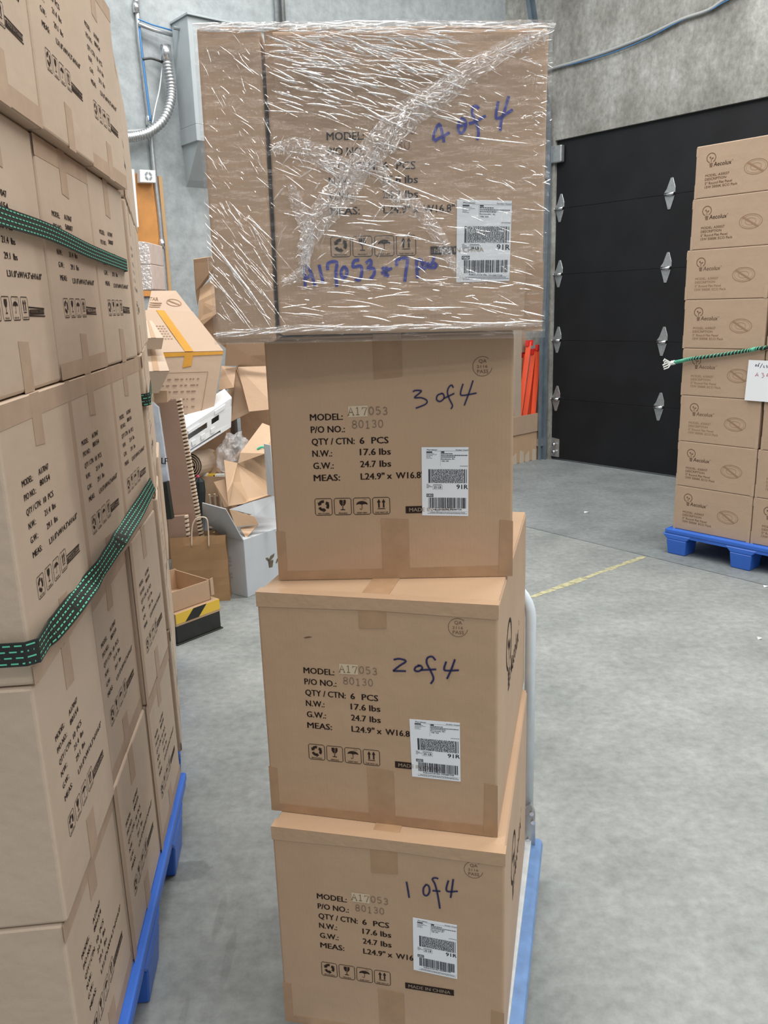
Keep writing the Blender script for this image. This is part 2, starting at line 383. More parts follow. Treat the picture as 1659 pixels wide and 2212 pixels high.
def shipping_label(parent, tl, tr, br, bl, weight, cut=False, loc_y=-.0009):
    """paper label given by its four corners on the face; print sits on it as a sub-part"""
    P = [Vector(q) for q in (tl, tr, br, bl)]
    def M(x, yy):   # x 0..1245, yy 0..1825 in label units
        a, b = x/1245., yy/1825.; p = P[0].lerp(P[1], a).lerp(P[3].lerp(P[2], a), b); return (p.x, p.y)
    base = MB()
    q = [(p.x, 0, p.y) for p in (P[3], P[2], P[1], P[0])]
    base.prism([(a, loc_y, c) for a, _, c in q], (0, .0003, 0)); lab = base.obj('shipping_label', WHITE_P, parent)
    lab['label'] = 'white courier label with barcodes'
    k = MB(); y = loc_y - .0003; rnd = random.Random(int(tl[0]*1e5))
    def R(x0, y0, x1, y1, yy=y): k.poly2([M(x0, y1), M(x1, y1), M(x1, y0), M(x0, y0)], yy)
    su = (P[1]-P[0]).length/1245.; sl = math.atan2(P[1].y-P[0].y, P[1].x-P[0].x)
    def T(s, x, yb, cap, wd, bold=.012, slant=0., mb=None, yy=y):
        t = MB(); text(t, s, 0, 0, cap, wd, yy, bold, slant); cs, sn = 1, math.tan(sl); sv = (P[3]-P[0]).length/1825.
        mm = mb or k; ox, oy = M(x, yb)
        mm.add([(ox + a*su, b, oy + c*sv + a*su*sn) for a, b, c in t.v], t.f)
    T('Purolator', 140, 85, 34, 275, .02, .3); T('Purolator Ground', 905, 85, 28, 330, .02, .2)
    R(345, 100, 1235, 104); R(127, 112, 285, 145); R(520, 110, 605, 147); R(499, 105, 502, 485)
    for j, wdt in enumerate((210, 275, 165, 110, 150)):
        x = 127
        while x < 127 + wdt: l = rnd.randint(14, 40); R(x, 160+30*j, min(x+l, 127+wdt), 170+30*j); x += l + 9
    for j, wdt in enumerate((310, 700, 380)):
        x = 520
        while x < 520 + wdt: l = rnd.randint(18, 46); R(x, 160+43*j, min(x+l, 520+wdt), 182+43*j); x += l + 10
    T('Revelstoke, BC', 520, 325, 34, 360, .02); T('V0E 2S0', 528, 380, 32, 190, .02)
    for x in range(1020, 1236, 36): R(x, 488, x+26, 502)
    for a, b in ((180, 215), (224, 232), (240, 246), (256, 262), (1124, 1148), (1158, 1164), (1185, 1200)): R(a, 578, b, 945)
    for r in range(22):
        x = 270.
        while x < 1110:
            l = rnd.choice((10, 14, 20, 26)); 
            R(x, 578+r*16.7, min(x+l, 1112), 578+(r+1)*16.7); x += l + rnd.choice((10, 12, 18, 22))
    for j in range(4): R(127, 980+30*j, 180+50*((j*7) % 3), 990+30*j)
    R(300, 985, 530, 996)
    for a in ((290, 1010, 550, 1014), (290, 1112, 550, 1116), (290, 1010, 294, 1116), (546, 1010, 550, 1116)): R(*a)
    T(weight, 318, 1092, 62, 200, .02); T('91R', 932, 1102, 118, 298, .012)
    R(123, 1235, 305, 1318)
    x = 175.
    while x < 1190:
        l = rnd.choice((9, 12, 16, 22, 30)); R(x, 1335, min(x+l, 1192), 1622); x += l + rnd.choice((8, 10, 14, 20))
    T('PUROLATOR PIN: 335500877228', 297, 1680, 38, 765, .02)
    R(150, 1708, 1235, 1711)
    for j in range(2):
        x = 215 - 60*j
        while x < 1140 + 70*j: l = rnd.randint(18, 60); R(x, 1726+32*j, x+l, 1738+32*j); x += l + 9
    k.obj('label_print', LABEL_INK, lab)
    t = MB(); T('GRD', 140, 1302, 54, 148, .02, 0, t, y-.0003); t.obj('label_reversed_lettering', WHITE_P, lab)
    return lab
def strokes(parent, g, org, scale, sts, w, mat, name='marker_writing', y=-.0012, yaw_off=0):
    mb = MB()
    for st in sts:
        pts = [g(org[0] + a/scale, org[1] + b/scale) for a, b in st]
        pts = spline(pts, 4) if len(pts) > 2 else [Vector(p) for p in pts]
        mb.ribbon2([(p[0], p[1]) for p in pts], w, y)
    return mb.obj(name, mat, parent)

# ------------------------------------------------------------------ cartons
def carton_body(W, D, H, mat, parent, bevel=.005):
    o = MB().box((0, 0, 0), (W, D, H-.004)).obj('body', mat, parent, bevel=bevel, bseg=3, smooth=False)
    return o
_share = {}
def shared(key, fn):
    if key not in _share: _share[key] = fn()
    return _share[key]
def flaps(W, D, H, mat, parent):
    for a, b in ((.002, W/2-.001), (W/2+.001, W-.002)):
        me = shared(('flap', round(a, 4), round(b, 4), D, H, mat.name), lambda: MB().box((a, .002, H-.005), (b, D-.002, H)).mesh('top_flap', bevel=.0015, bseg=1))
        link('top_flap', me, mat, parent)
def tape_over(mb, u0, u1, H, top, drop, back=.12, y=-.0007):
    """strip that runs over the top seam and down the front"""
    mb.prism([(u0, y, H-drop), (u1, y, H-drop+.003), (u1, y, H+.0008), (u0, y, H+.0008)], (0, .0004, 0))
    if back: mb.prism([(u0, y, H+.0004), (u1, y, H+.0004), (u1, back, H+.0004), (u0, back, H+.0004)], (0, 0, .0005))

# ------------------------------------------------------------------ the setting
AN = math.radians(-50)
DR = Vector((math.cos(AN), math.sin(AN), 0)); NR = Vector((DR.y, -DR.x, 0))      # door wall: along, towards the room (-NR side checked below)
if NR.dot(CAM - Vector((1.598, 7.662, 0))) < 0: NR = -NR
D0 = Vector((1.598, 7.662, 0))
KC = D0 - DR * .6                                                                # room corner
DB = Vector((-math.cos(math.radians(40)), -math.sin(math.radians(40)), 0)); NB = Vector((DB.y, -DB.x, 0))
if NB.dot(CAM - KC) < 0: NB = -NB
def onR(s, z, off=0.): return D0 + DR*s + NR*off + Vector((0, 0, z))
def onB(s, z, off=0.): return KC + DB*s + NB*off + Vector((0, 0, z))

stain = at_z(402, 1882)
FLOOR = concrete('floor_concrete', (.205, .222, .218), (.25, .268, .262), (.295, .312, .306), 2.6, rough=.6, spec=.35,
                 spots=((stain.x, stain.y, .075, .045, .72), (-.40, 1.62, .012, .10, .88), (-.47, 1.40, .01, .12, .9), (at_z(475, 1980).x, at_z(475, 1980).y, .012, .09, .88)))
FLOOR2 = concrete('floor_concrete_apron', (.17, .19, .195), (.21, .232, .236), (.25, .272, .276), 2.6, rough=.55, spec=.35)
J0 = at_z(1150, 1141); J1 = at_z(1659, 1265); jd = (J1 - J0).normalized(); jn = Vector((-jd.y, jd.x, 0))
if jn.y < 0: jn = -jn
fl = MB(); a = J0 - jd*14 - jn*.004; b = J0 + jd*14 - jn*.004
fl.prism([a, b, b - jn*14, a - jn*14], (0, 0, -.2)); floor = fl.obj('floor', FLOOR); floor['kind'] = 'structure'
fl = MB(); a = J0 - jd*14 + jn*.004; b = J0 + jd*14 + jn*.004
fl.prism([a, b, b + jn*10, a + jn*10], (0, 0, -.2)); f2 = fl.obj('floor_apron', FLOOR2); f2['kind'] = 'structure'
MB().prism([J0 - jd*14 - jn*.01, J0 + jd*14 - jn*.01, J0 + jd*14 + jn*.01, J0 - jd*14 + jn*.01], (0, 0, -.15)).obj('joint_filler', simple('joint_dirt', (.17, .175, .17), .9), floor, loc=(0, 0, -.006))
# worn yellow line
ln = MB(); A = at_z(1150, 1289, .0006); B = at_z(1392, 1202, .0006); dv = (B - A); q = Vector((-dv.y, dv.x, 0)).normalized()
t = 0.
while t < 1:
    l = random.uniform(.05, .13); t1 = min(1, t + l); w0 = .020 + random.uniform(-.006, .006); sh = random.uniform(-.004, .004)
    p0, p1 = A + dv*t, A + dv*t1
    ln.prism([p0 - q*(w0+sh), p1 - q*(w0-sh), p1 + q*(w0*.9+sh) - dv*.01, p0 + q*(w0*.9-sh) - dv*.014], (0, 0, .0006)); t = t1 + random.uniform(.004, .014)
ln.obj('painted_line', LINE_Y, floor)

WALL_B = concrete('wall_concrete_left', (.29, .325, .335), (.345, .38, .395), (.41, .44, .455), 1.3, rough=.9)
WALL_R = concrete('wall_concrete_right', (.175, .175, .155), (.275, .275, .255), (.41, .42, .40), 2.4, .3, rough=.9, grain=.75)
wb = MB().prism([onB(-.25, -.2), onB(9, -.2), onB(9, 6), onB(-.25, 6)], -NB*.25).obj('wall_back', WALL_B); wb['kind'] = 'structure'
DW, DH = 3.05, 2.805
wr = MB()
for s0, s1, z0, z1 in ((-.6, -.02, -.2, 6), (-.02, DW+.02, DH, 6), (DW+.02, 7, -.2, 6)):
    wr.prism([onR(s0, z0), onR(s1, z0), onR(s1, z1), onR(s0, z1)], -NR*.25)
wr = wr.obj('wall_right', WALL_R); wr['kind'] = 'structure'
# broken chip in the concrete above the door
ch = MB(); c = onR(.534, 3.095, .001); ux, uz = DR, Vector((0, 0, 1))
rim = [c + ux*(.05*math.cos(k*.5236)*(.8+.3*random.random())) + uz*(.085*math.sin(k*.5236)*(.8+.3*random.random())) for k in range(12)]
inn = [c + (p - c)*.55 + NR*.012 for p in rim]
ch.add(rim + inn + [c - uz*.03 + NR*.004], [(k, (k+1) % 12, 12+(k+1) % 12, 12+k) for k in range(12)] + [(12+k, 12+(k+1) % 12, 24) for k in range(12)])
ch.obj('concrete_spall', simple('raw_aggregate', (.26, .25, .23), .95, noise_amt=.6, noise_scale=60, bump=.8, bscale=90), wr)

# sectional door
door = root('door_1', 'black sectional overhead door with steel hinges beside concrete wall', 'door', D0, 0); del door['category']; door['kind'] = 'structure'
zs = (.014, .574, 1.108, 1.688, 2.245, DH+.03)
def loc(o, p): return Vector(p) - Vector(o.location)
for k in range(5):
    mb = MB().prism([loc(door, onR(-.03, zs[k]+.0008, -.03)), loc(door, onR(DW+.03, zs[k]+.0008, -.03)), loc(door, onR(DW+.03, zs[k+1]-.0008, -.03)), loc(door, onR(-.03, zs[k+1]-.0008, -.03))], -NR*.03)
    mb.obj('panel', BLACK_D, door, bevel=.0012, bseg=1)
MB().prism([loc(door, onR(-.03, zs[0]+.001, -.062)), loc(door, onR(DW+.03, zs[0]+.001, -.062)), loc(door, onR(DW+.03, zs[5], -.062)), loc(door, onR(-.03, zs[5], -.062))], -NR*.012).obj('light_block', BLACK_D, door)  # unseen sheet added to block outside light at the panel gaps
def hinge(s, z, edge=False):
    """two tapered leaves meeting at a barrel"""
    h = MB(); o = -.029
    def pp(a, b, c): return loc(door, onR(s + a, z + b, o + c))
    h.prism([pp(-.052, .012, 0), pp(.046, .012, 0), pp(.046, .05, 0), pp(.022, .122, 0), pp(.002, .122, 0), pp(-.030, .04, 0)], NR*.006)
    h.prism([pp(-.045, -.012, 0), pp(.04, -.012, 0), pp(.034, -.04, 0), pp(.010, -.112, 0), pp(-.012, -.112, 0), pp(-.034, -.045, 0)], NR*.006)
    ho = h.obj('hinge', GALV, door, bevel=.0015, bseg=1)
    MB().tube([pp(-.036, 0, .018), pp(.04, 0, .018)], .013, 10).obj('barrel', CHROME, ho, smooth=True)
    if edge: MB().tube([pp(-.13, 0, .02), pp(-.03, 0, .02)], .006, 8).obj('roller_axle', CHROME, ho, smooth=True)
for z in zs[1:5]:
    for s in (.025, 1.093, 2.16): hinge(s, z, s < .1)
bk = MB().prism([loc(door, onR(-.03, .03, -.028)), loc(door, onR(.075, .03, -.028)), loc(door, onR(.075, .20, -.028)), loc(door, onR(-.02, .21, -.028))], NR*.006).obj('bottom_bracket', GALV, door)
for z in (.08, .15): MB().tube([loc(door, onR(.03, z, -.02)), loc(door, onR(.03, z, .012))], .014, 10).obj('bolt', CHROME, bk, smooth=True)
tb = MB().box((0, 0, 0), (.09, .05, .12)); 
tk = MB().prism([loc(door, onR(-.06, 2.62, -.02)), loc(door, onR(.07, 2.62, -.02)), loc(door, onR(.07, 2.76, -.02)), loc(door, onR(-.06, 2.76, -.02))], NR*.05).obj('top_roller_bracket', GALV, door, bevel=.01)
# galvanised track, vertical then leaning into the room
tr = root('door_track', 'grey steel roller track standing along the black door edge', 'track', onR(-.09, 0, .03)); org = onR(-.09, 0, .03)
def tp(s, z, off): return onR(-.09 + s, z, .03 + off) - org
path = [(0., 0), (2.75, 0), (3.1, .03), (3.9, .26)]
for i, (wd, of) in enumerate(((.03, .05), (.055, .0))):
    mb = MB()
    for (z0, o0), (z1, o1) in zip(path, path[1:]):
        a, b = (-.0, .0 + wd); 
        mb.prism([tp(a, z0, o0+of), tp(b, z0, o0+of), tp(b, z1, o1+of), tp(a, z1, o1+of)], NR*.006)
        if i == 0: mb.prism([tp(0, z0, o0), tp(0, z0, o0+.05), tp(0, z1, o1+.05), tp(0, z1, o1)], DR*.006)
    mb.obj(('track_lip', 'track_web')[i], STEEL_G, tr)
for z in (.13, 1.3, 2.5): MB().prism([tp(-.03, z, -.03), tp(.02, z, -.03), tp(.02, z+.07, -.03), tp(-.03, z+.07, -.03)], NR*.085).obj('track_clip', GALV, tr)
# outside pavement behind the door
op = MB().prism([onR(-2, -.02, -.06), onR(6, -.02, -.06), onR(6, -.02, -4), onR(-2, -.02, -4)], (0, 0, -.2)); op = op.obj('ground', simple('pale_pavement', (.8, .8, .8), .8)); op['kind'] = 'structure'

# cables and conduit on the walls
def tube_thing(name, label, cat, pts, r, mat, seg=8, group=None, radii=None):
    o = MB().tube(pts, r, seg, radii).obj(name, mat, smooth=True); return tag(o, label, cat, group)
cp = [(1150, 166), (1190, 149), (1245, 133), (1320, 108), (1400, 76), (1470, 43), (1530, 22), (1570, -4), (1659, -50)]
pts = spline([at_plane(x, y, onR(0, 0, .02), NR) for x, y in cp], 4)
tube_thing('wall_cable', 'grey cable strung across the concrete above the black door', 'cable', pts, .013, simple('grey_cable', (.35, .37, .37), .5))
pts2 = [p + Vector((0, 0, -.016 + .01*math.sin(i*.35))) + NR*.006 for i, p in enumerate(pts)]
tube_thing('blue_wall_cable', 'thin blue cable tied along the grey cable above the door', 'cable', pts2, .0035, CABLE_B)
def wallB(px, py, off=.02): return at_plane(px, py, onB(0, 0, off), NB)
pts = [wallB(293, -30), wallB(300, 80), wallB(320, 240), wallB(333, 370), wallB(345, 470), wallB(358, 620), wallB(366, 700), wallB(372, 760)]
cdt = tube_thing('steel_conduit', 'straight steel conduit running down the wall past the plywood board', 'conduit', pts, .016, GALV)
for px, py in ((294, 16), (322, 260), (350, 527)):
    p = wallB(px, py); MB().tube([p - Vector((0, 0, .03)), p + Vector((0, 0, .03))], .022, 10).obj('coupling', CHROME, cdt, smooth=True)
tube_thing('blue_data_cable', 'blue data cable hanging beside the straight steel conduit', 'cable', spline([wallB(300, 50, .04), wallB(306, 110, .045), wallB(316, 190, .045), wallB(325, 262, .045)], 5), .007, CABLE_B)
tube_thing('white_data_cable', 'thin white cord hanging diagonally beside the flexible conduit', 'cable', spline([wallB(352, 130, .05), wallB(345, 190, .05), wallB(336, 230, .05), wallB(329, 268, .05)], 5), .004, CABLE_W)
brc = [wallB(299, 52, .05), wallB(330, 64, .06), wallB(372, 76, .08)]
tube_thing('conduit_branch', 'short conduit branching from the straight conduit to the grey box', 'conduit', brc, .012, GALV)
tube_thing('blue_branch_cable', 'blue cable lying on the short conduit branch', 'cable', [p + Vector((0, 0, .028)) for p in brc], .005, CABLE_B)
tube_thing('black_jumper_cable', 'black cable looping from conduit to the flexible conduit', 'cable', spline([wallB(308, 128, .05), wallB(325, 126, .06), wallB(340, 130, .06), wallB(352, 135, .06)], 4), .008, CABLE_K)
fx = spline([wallB(359, 118, .09), wallB(363, 150, .09), wallB(370, 190, .09), wallB(367, 225, .10), wallB(352, 260, .10), wallB(325, 284, .10), wallB(296, 294, .10), wallB(272, 297, .10), wallB(245, 297, .10)], 16)
tube_thing('flexible_conduit', 'ribbed metal flexible conduit curving away below the grey box', 'conduit', fx, .03, GALV, 12, radii=[.031 if i % 3 else .023 for i in range(len(fx))])
tube_thing('conduit_connector', 'steel connector joining flexible conduit to grey electrical box', 'connector', [wallB(357, 98, .09), wallB(360, 130, .09)], .034, CHROME, 12)
tube_thing('grey_service_cable', 'grey cables running level under the flexible conduit', 'cable', spline([wallB(330, 278, .05), wallB(305, 283, .05), wallB(270, 285, .05), wallB(240, 288, .05)], 4), .012, simple('grey_cable', (.35, .37, .37), .5))
for i, dx in enumerate((0, 12)):
    tube_thing('roof_conduit', ('grey steel conduit running up the wall behind the wrapped carton', 'second grey conduit beside it, behind the wrapped carton')[i], 'conduit',
               [onB(2.45 - .05*i, 2.9, .03), onB(2.45 - .05*i, 5.5, .03)], .018, GALV, group='conduits behind the wrapped carton')
# grey electrical trough: body, side, lower hopper
eb = root('electrical_box', 'large grey metal electrical box mounted on the concrete wall', 'electrical box', onB(3.19, 2.33))
o = Vector(eb.location); dep = .22
def e(s, z, off): return onB(3.27 - s, z, off) - o
z0, z1 = 2.66, 3.30; wid = .62
MB().hexa([e(0, z0, 0), e(wid, z0, 0), e(wid, z0, dep), e(0, z0, dep), e(0, z1, 0), e(wid, z1, 0), e(wid, z1, dep), e(0, z1, dep)]).obj('enclosure', GREY_EN, eb, bevel=.006)
MB().hexa([e(-.004, z0-.10, 0), e(wid, z0-.10, 0), e(wid, z0-.10, dep+.006), e(-.004, z0-.10, dep+.006), e(-.004, z0, 0), e(wid, z0, 0), e(wid, z0, dep+.006), e(-.004, z0, dep+.006)]).obj('lower_band', GREY_EN, eb, bevel=.003)
MB().hexa([e(.01, 2.30, 0), e(wid, 2.30, 0), e(wid, 2.34, .04), e(.01, 2.34, .04), e(.01, z0-.10, 0), e(wid, z0-.10, 0), e(wid, z0-.10, dep), e(.01, z0-.10, dep)]).obj('sloped_hopper', GREY_EN, eb)
MB().hexa([e(-.01, z1, 0), e(wid, z1, 0), e(wid, z1, dep+.02), e(-.01, z1, dep+.02), e(-.01, z1+.012, 0), e(wid, z1+.012, 0), e(wid, z1+.012, dep+.02), e(-.01, z1+.012, dep+.02)]).obj('drip_cap', GREY_EN, eb)
MB().tube([e(.0, z1-.05, .1), e(-.04, z1-.05, .1)], .012, 8).obj('latch', GREY_DK, eb)
# plywood board, alarm sounder, white strip
def quadB(pts, off, t): return MB().prism([wallB(x, y, off) for x, y in pts], -NB*t)
tag(quadB([(278, 372), (340, 382), (366, 640), (285, 640)], .016, .016).obj('plywood_board', PLY), 'orange plywood board fixed to the concrete wall behind the conduit', 'board')
tag(quadB([(342, 380), (350, 382), (372, 640), (366, 640)], .012, .012).obj('plywood_strip', simple('pale_plywood', (.50, .32, .16), .6)), 'narrow paler wood strip along the plywood board edge', 'board')
tag(quadB([(281, 364), (290, 366), (300, 490), (293, 491)], .06, .03).obj('white_strip', CABLE_W), 'thin white upright strip beside the plywood board', 'strip')
sd = root('alarm_sounder', 'square white alarm sounder with round grille above plywood board', 'alarm', wallB(320, 394, .02)); o = Vector(sd.location)
MB().prism([wallB(302, 366, .07) - o, wallB(336, 368, .07) - o, wallB(337, 395, .07) - o, wallB(303, 394, .07) - o], -NB*.05).obj('case', CABLE_W, sd, bevel=.004)
c = wallB(321, 380, .073) - o
gr = MB()
for k in range(4):
    a0 = k*math.pi/2 + .2; ring_pts = []
    for r_ in (.014, .026):
        pts_ = [c + DB*(-r_*math.cos(a0 + j*.3)) + Vector((0, 0, r_*math.sin(a0 + j*.3))) for j in range(5)]
        ring_pts.append(pts_)
    gr.add(ring_pts[0] + ring_pts[1], [(j, j+1, 6+j, 5+j) for j in range(4)])
gr.obj('grille', SLOT_G, sd)

# ------------------------------------------------------------------ pallets
def pallet(label, loc, yaw, Lx, Ly, feet_x, H=.15, fw=.12):
    r = root('plastic_pallet', label, 'pallet', loc, yaw, None)
    MB().box((0, 0, H-.026), (Lx, Ly, H)).obj('deck', BLUE_PL, r, bevel=.006)
    for y0 in (0., Ly-.05): MB().box((0.005, y0+.004, H-.042), (Lx-.005, y0+.046, H-.02)).obj('side_beam', BLUE_PL, r)
    fs = None
    for fx_ in feet_x:
        for fy in (.0, Ly/2-.065, Ly-.13):
            if fs is None:
                c = .028
                fs = MB().hexa([(.008, .008, 0), (fw-.008, .008, 0), (fw-.008, .122, 0), (.008, .122, 0), (0, 0, H-.06), (fw, 0, H-.06), (fw, .13, H-.06), (0, .13, H-.06)])
                fs.hexa([(0, 0, H-.06), (fw, 0, H-.06), (fw, .13, H-.06), (0, .13, H-.06), (-c, 0, H-.03), (fw+c, 0, H-.03), (fw+c, .13, H-.03), (-c, .13, H-.03)])
                fs = fs.mesh('foot', bevel=.004, bseg=1)
            link('foot', fs, BLUE_PL, r, (fx_, fy, 0))
    return r
LX, LY, LYAW = -.5201, 1.0922, 1.6706
LD = Vector((math.cos(LYAW), math.sin(LYAW), 0)); LN = Vector((LD.y, -LD.x, 0)); LO = Vector((LX, LY, 0))
def onL(u, z, off=0.): return LO + LD*u + LN*off + Vector((0, 0, z))
LW, LH, LDp = .363, .406, .787
pallet('blue plastic pallet under the near stack of tall cartons', onL(-.02, 0, .016), LYAW, 1.12, .9, (.02, .42, .84), fw=.15)
S2 = Vector((-.655, 2.298, 0)); S2Y = math.radians(104.3)
s2d = Vector((math.cos(S2Y), math.sin(S2Y), 0)); s2n = Vector((s2d.y, -s2d.x, 0))
pallet('blue plastic pallet under the stack behind, beside the junk heap', S2 + s2d*.06 - s2n*.004, S2Y, 1.05, .8, (.01, .43, .90), fw=.13)
RX, RY = 1.699, 4.66
pallet('blue plastic pallet under the small logo cartons by the door', Vector((RX, RY, 0)) + DR*(-.03) - Vector((-DR.y, DR.x, 0))*.035, AN, 1.1, .9, (.012, .40, .80), fw=.125)

# ------------------------------------------------------------------ left cartons
def left_print(po):
    mb = MB(); c = .0092; y = EPS
    for s, u, v, wd in (('MODEL:', .064, .2815, .050), ('A17047', .1445, .2832, .052), ('P/O NO.:', .065, .2605, .056), (po, .1440, .2660, .052), ('QTY / CTN:', .066, .2385, .070), ('10  PCS', .1500, .2375, .053),
            ('N.W.:', .067, .2175, .034), ('21.4  lbs', .1470, .2175, .060), ('G.W.:', .067, .1960, .035), ('29.1  lbs', .1490, .1955, .059), ('MEAS:', .068, .1735, .044), ('L31.0"xW14.3"xH16.0"', .1515, .1705, .170)):
        text(mb, s, u, v, c, wd, y, .022)
    return mb.mesh('printed_text')
def left_icons():
    mb = MB(); icon_set(mb, .0670, .1085, .0335, .0425, EPS); return mb.mesh('handling_icons')
def left_made():
    a = MB(); a.ribbon2([(.230, .114), (.312, .1125), (.312, .1245), (.230, .127), (.230, .114), (.232, .114)], .0022, EPS)
    a.rect2(.233, .1155, .309, .1235, EPS); return a.mesh('origin_mark')
def left_made_t():
    a = MB(); text(a, 'MADE IN CHINA', .236, .1172, .0056, .070, EPS*1.8, .006); return a.mesh('origin_lettering')
def left_tape():
    a = MB(); a.prism([(.150, -.0007, LH-.078), (.197, -.0007, LH-.082), (.197, -.0007, LH), (.150, -.0007, LH)], (0, .0004, 0)); return a.mesh('tape_strip')
def left_tape2():
    a = MB(); a.prism([(.158, -.0007, 0), (.206, -.0007, 0), (.206, -.0007, .075), (.158, -.0007, .078)], (0, .0004, 0))
    return a.mesh('tape_strip')
def edge_tape():
    a = MB(); a.prism([(.0, -.0005, .002), (LW, -.0005, .002), (LW, -.0005, .034), (.0, -.0005, .03)], (0, .0003, 0)); return a.mesh('edge_tape')
def edge_tape2():
    a = MB(); a.prism([(.0, -.0005, LH-.036), (LW, -.0005, LH-.034), (LW, -.0005, LH-.002), (.0, -.0005, LH-.002)], (0, .0003, 0))
    return a.mesh('edge_tape')
def corner_tape():
    a = MB(); a.prism([(0, -.0009, .0), (.028, -.0009, 0), (.028, -.0009, LH), (0, -.0009, LH)], (0, .0004, 0)); return a.mesh('corner_tape')
body_L = MB().box((.0025, 0, .001), (LW-.0025, LDp*(.88), LH-.001)).mesh('body', bevel=.006, bseg=3)
ptext = {'80154': left_print('80154'), '50007': left_print('50007')}
m_made, m_madet, m_tape, m_edge, m_corner = left_made(), left_made_t(), (left_tape(), left_tape2()), (edge_tape(), edge_tape2()), corner_tape()
m_icons = left_icons()
flapL = MB().box((.003, .003, LH-.002), (LW/2-.001, LDp-.003, LH)).mesh('top_flap')
ROWS = ('bottom', 'second', 'third', 'fourth', 'fifth')
COLS = ('at the near corner', 'in the middle', 'at the far end')
def left_carton(loc, yaw, label, group, po, parts=True, k=0, c=0):
    r = root('shipping_carton', label, 'carton', loc, yaw, group)
    link('body', body_L, K_LEFT, r)
    if parts:
        link('printed_text', ptext[po], INK, r)
        link('handling_icons', m_icons, INK, r)
        mo = link('origin_mark', m_made, INK, r); link('origin_lettering', m_madet, K_LEFT, mo)
        for q in m_tape: link('tape_strip', q, TAPE_OLD, r)
        if (k + c) % 2 == 0 or k == 2:
            for q in m_edge: link('edge_tape', q, TAPE_OLD, r)
        if c > 0 and k < 3: link('corner_tape', m_corner, TAPE_OLD, r)
    return r
jit = random.Random(3)
offs = {(4, 0): .02, (4, 1): .022, (4, 2): .018, (0, 0): -.004, (1, 1): -.006, (2, 0): .008, (2, 1): .004, (1, 0): .004}
for k in range(5):
    for c in range(3):
        off = offs.get((k, c), jit.uniform(-.004, .004)); du = 0.
        left_carton(onL(c*LW + du, .15 + k*LH, off), LYAW + math.radians(jit.uniform(-.06, .06)),
            'printed kraft carton, %s layer of the near pallet, %s' % (ROWS[k], COLS[c]), 'cartons on the near pallet', '50007' if (k == 3 and c > 0) else '80154', True, k, c)
for k in range(5):
    for c in range(3):
        p = S2 + s2d*(c*LW) + s2n*jit.uniform(-.008, .008) + Vector((0, 0, .15 + k*LH))
        left_carton(p, S2Y + math.radians(jit.uniform(-.1, .1)), 'kraft carton, %s layer of the rear pallet, %s' % (ROWS[k], ('facing the near stack', 'in the middle', 'beside the junk heap')[c]), 'cartons on the pallet behind', '80154', c == 0, k, c)

# webbing straps with green stitching
def strap(name, label, P, N, width, twist=None, rows=4, pitch=.016, dash=.0105):
    """P: centre line, N: outward normals (unit), twist: roll in radians per point"""
    n = len(P); mb = MB(); g = MB(); fr = []
    for i in range(n):
        t = (P[min(i+1, n-1)] - P[max(i-1, 0)]).normalized(); nn = (N[i] - t*N[i].dot(t)).normalized(); b = t.cross(nn)
        a = twist[i] if twist else 0.
        fr.append((P[i], b*math.cos(a) + nn*math.sin(a), nn*math.cos(a) - b*math.sin(a)))
    vs = []; fs = []
    for p, b, nn in fr: vs += [p - b*width/2 + nn*.0012, p + b*width/2 + nn*.0012, p + b*width/2 - nn*.0012, p - b*width/2 - nn*.0012]
    for i in range(n-1):
        for j in range(4): fs.append((4*i+j, 4*i+(j+1) % 4, 4*i+4+(j+1) % 4, 4*i+4+j))
    fs += [(0, 1, 2, 3), (4*n-1, 4*n-2, 4*n-3, 4*n-4)]
    o = mb.add(vs, fs).obj(name, STRAP_K); tag(o, label, 'strap')
    ds = [0.]
    for i in range(1, n): ds.append(ds[-1] + (P[i]-P[i-1]).length)
    def samp(s):
        s = max(0, min(ds[-1]-1e-6, s)); i = max(j for j in range(n-1) if ds[j] <= s); f = (s-ds[i])/max(1e-9, ds[i+1]-ds[i])
        return fr[i][0].lerp(fr[i+1][0], f), fr[i][1].lerp(fr[i+1][1], f), fr[i][2].lerp(fr[i+1][2], f)
    for r_ in range(rows):
        s = (r_ % 2)*pitch/2; x = (r_ + .5)/rows - .5
        while s < ds[-1]:
            (p0, b0, n0), (p1, b1, n1) = samp(s), samp(s + dash); hw = width*.13/rows
            for sg in (1, -1):
                g.add([p0 + b0*(x*width-hw) + n0*.0018*sg, p0 + b0*(x*width+hw) + n0*.0018*sg, p1 + b1*(x*width+hw) + n1*.0018*sg, p1 + b1*(x*width-hw) + n1*.0018*sg], [(0, 1, 2, 3)])
            s += pitch
    g.obj('green_stitching', STRAP_G, o, kind='stuff')
    return o
gl_ = facemap(LX, LY, LYAW, 0)
def Lp(px, py, off=.012): u, z = gl_(px, py); return onL(u, z, off)
(ua, za), (ub, zb) = gl_(0, 472), gl_(95, 503); zc = za - (zb - za)/(ub - ua)*ua
c1 = spline([onL(.004, zc, .013), Lp(0, 472), Lp(95, 503), Lp(175, 540), Lp(215, 556), Lp(263, 574)], 6)
c1 = [onL(-.012, zc, -.45), onL(-.012, zc, -.01), onL(-.006, zc, .008)] + c1
c1.append(c1[-1] + LD*.02 - LN*.01); c1.append(c1[-1] - LN*.12)
strap('webbing_strap', 'black webbing strap with green dashes around the fourth carton layer', c1, [-LD, -LD, (LN-LD).normalized()] + [LN]*(len(c1)-5) + [(LN+LD).normalized(), LD], .028)
cor = onL(-.006, 0, .014)
u2, z2 = gl_(60, 1393); front = Vector((cor.x, cor.y, z2))
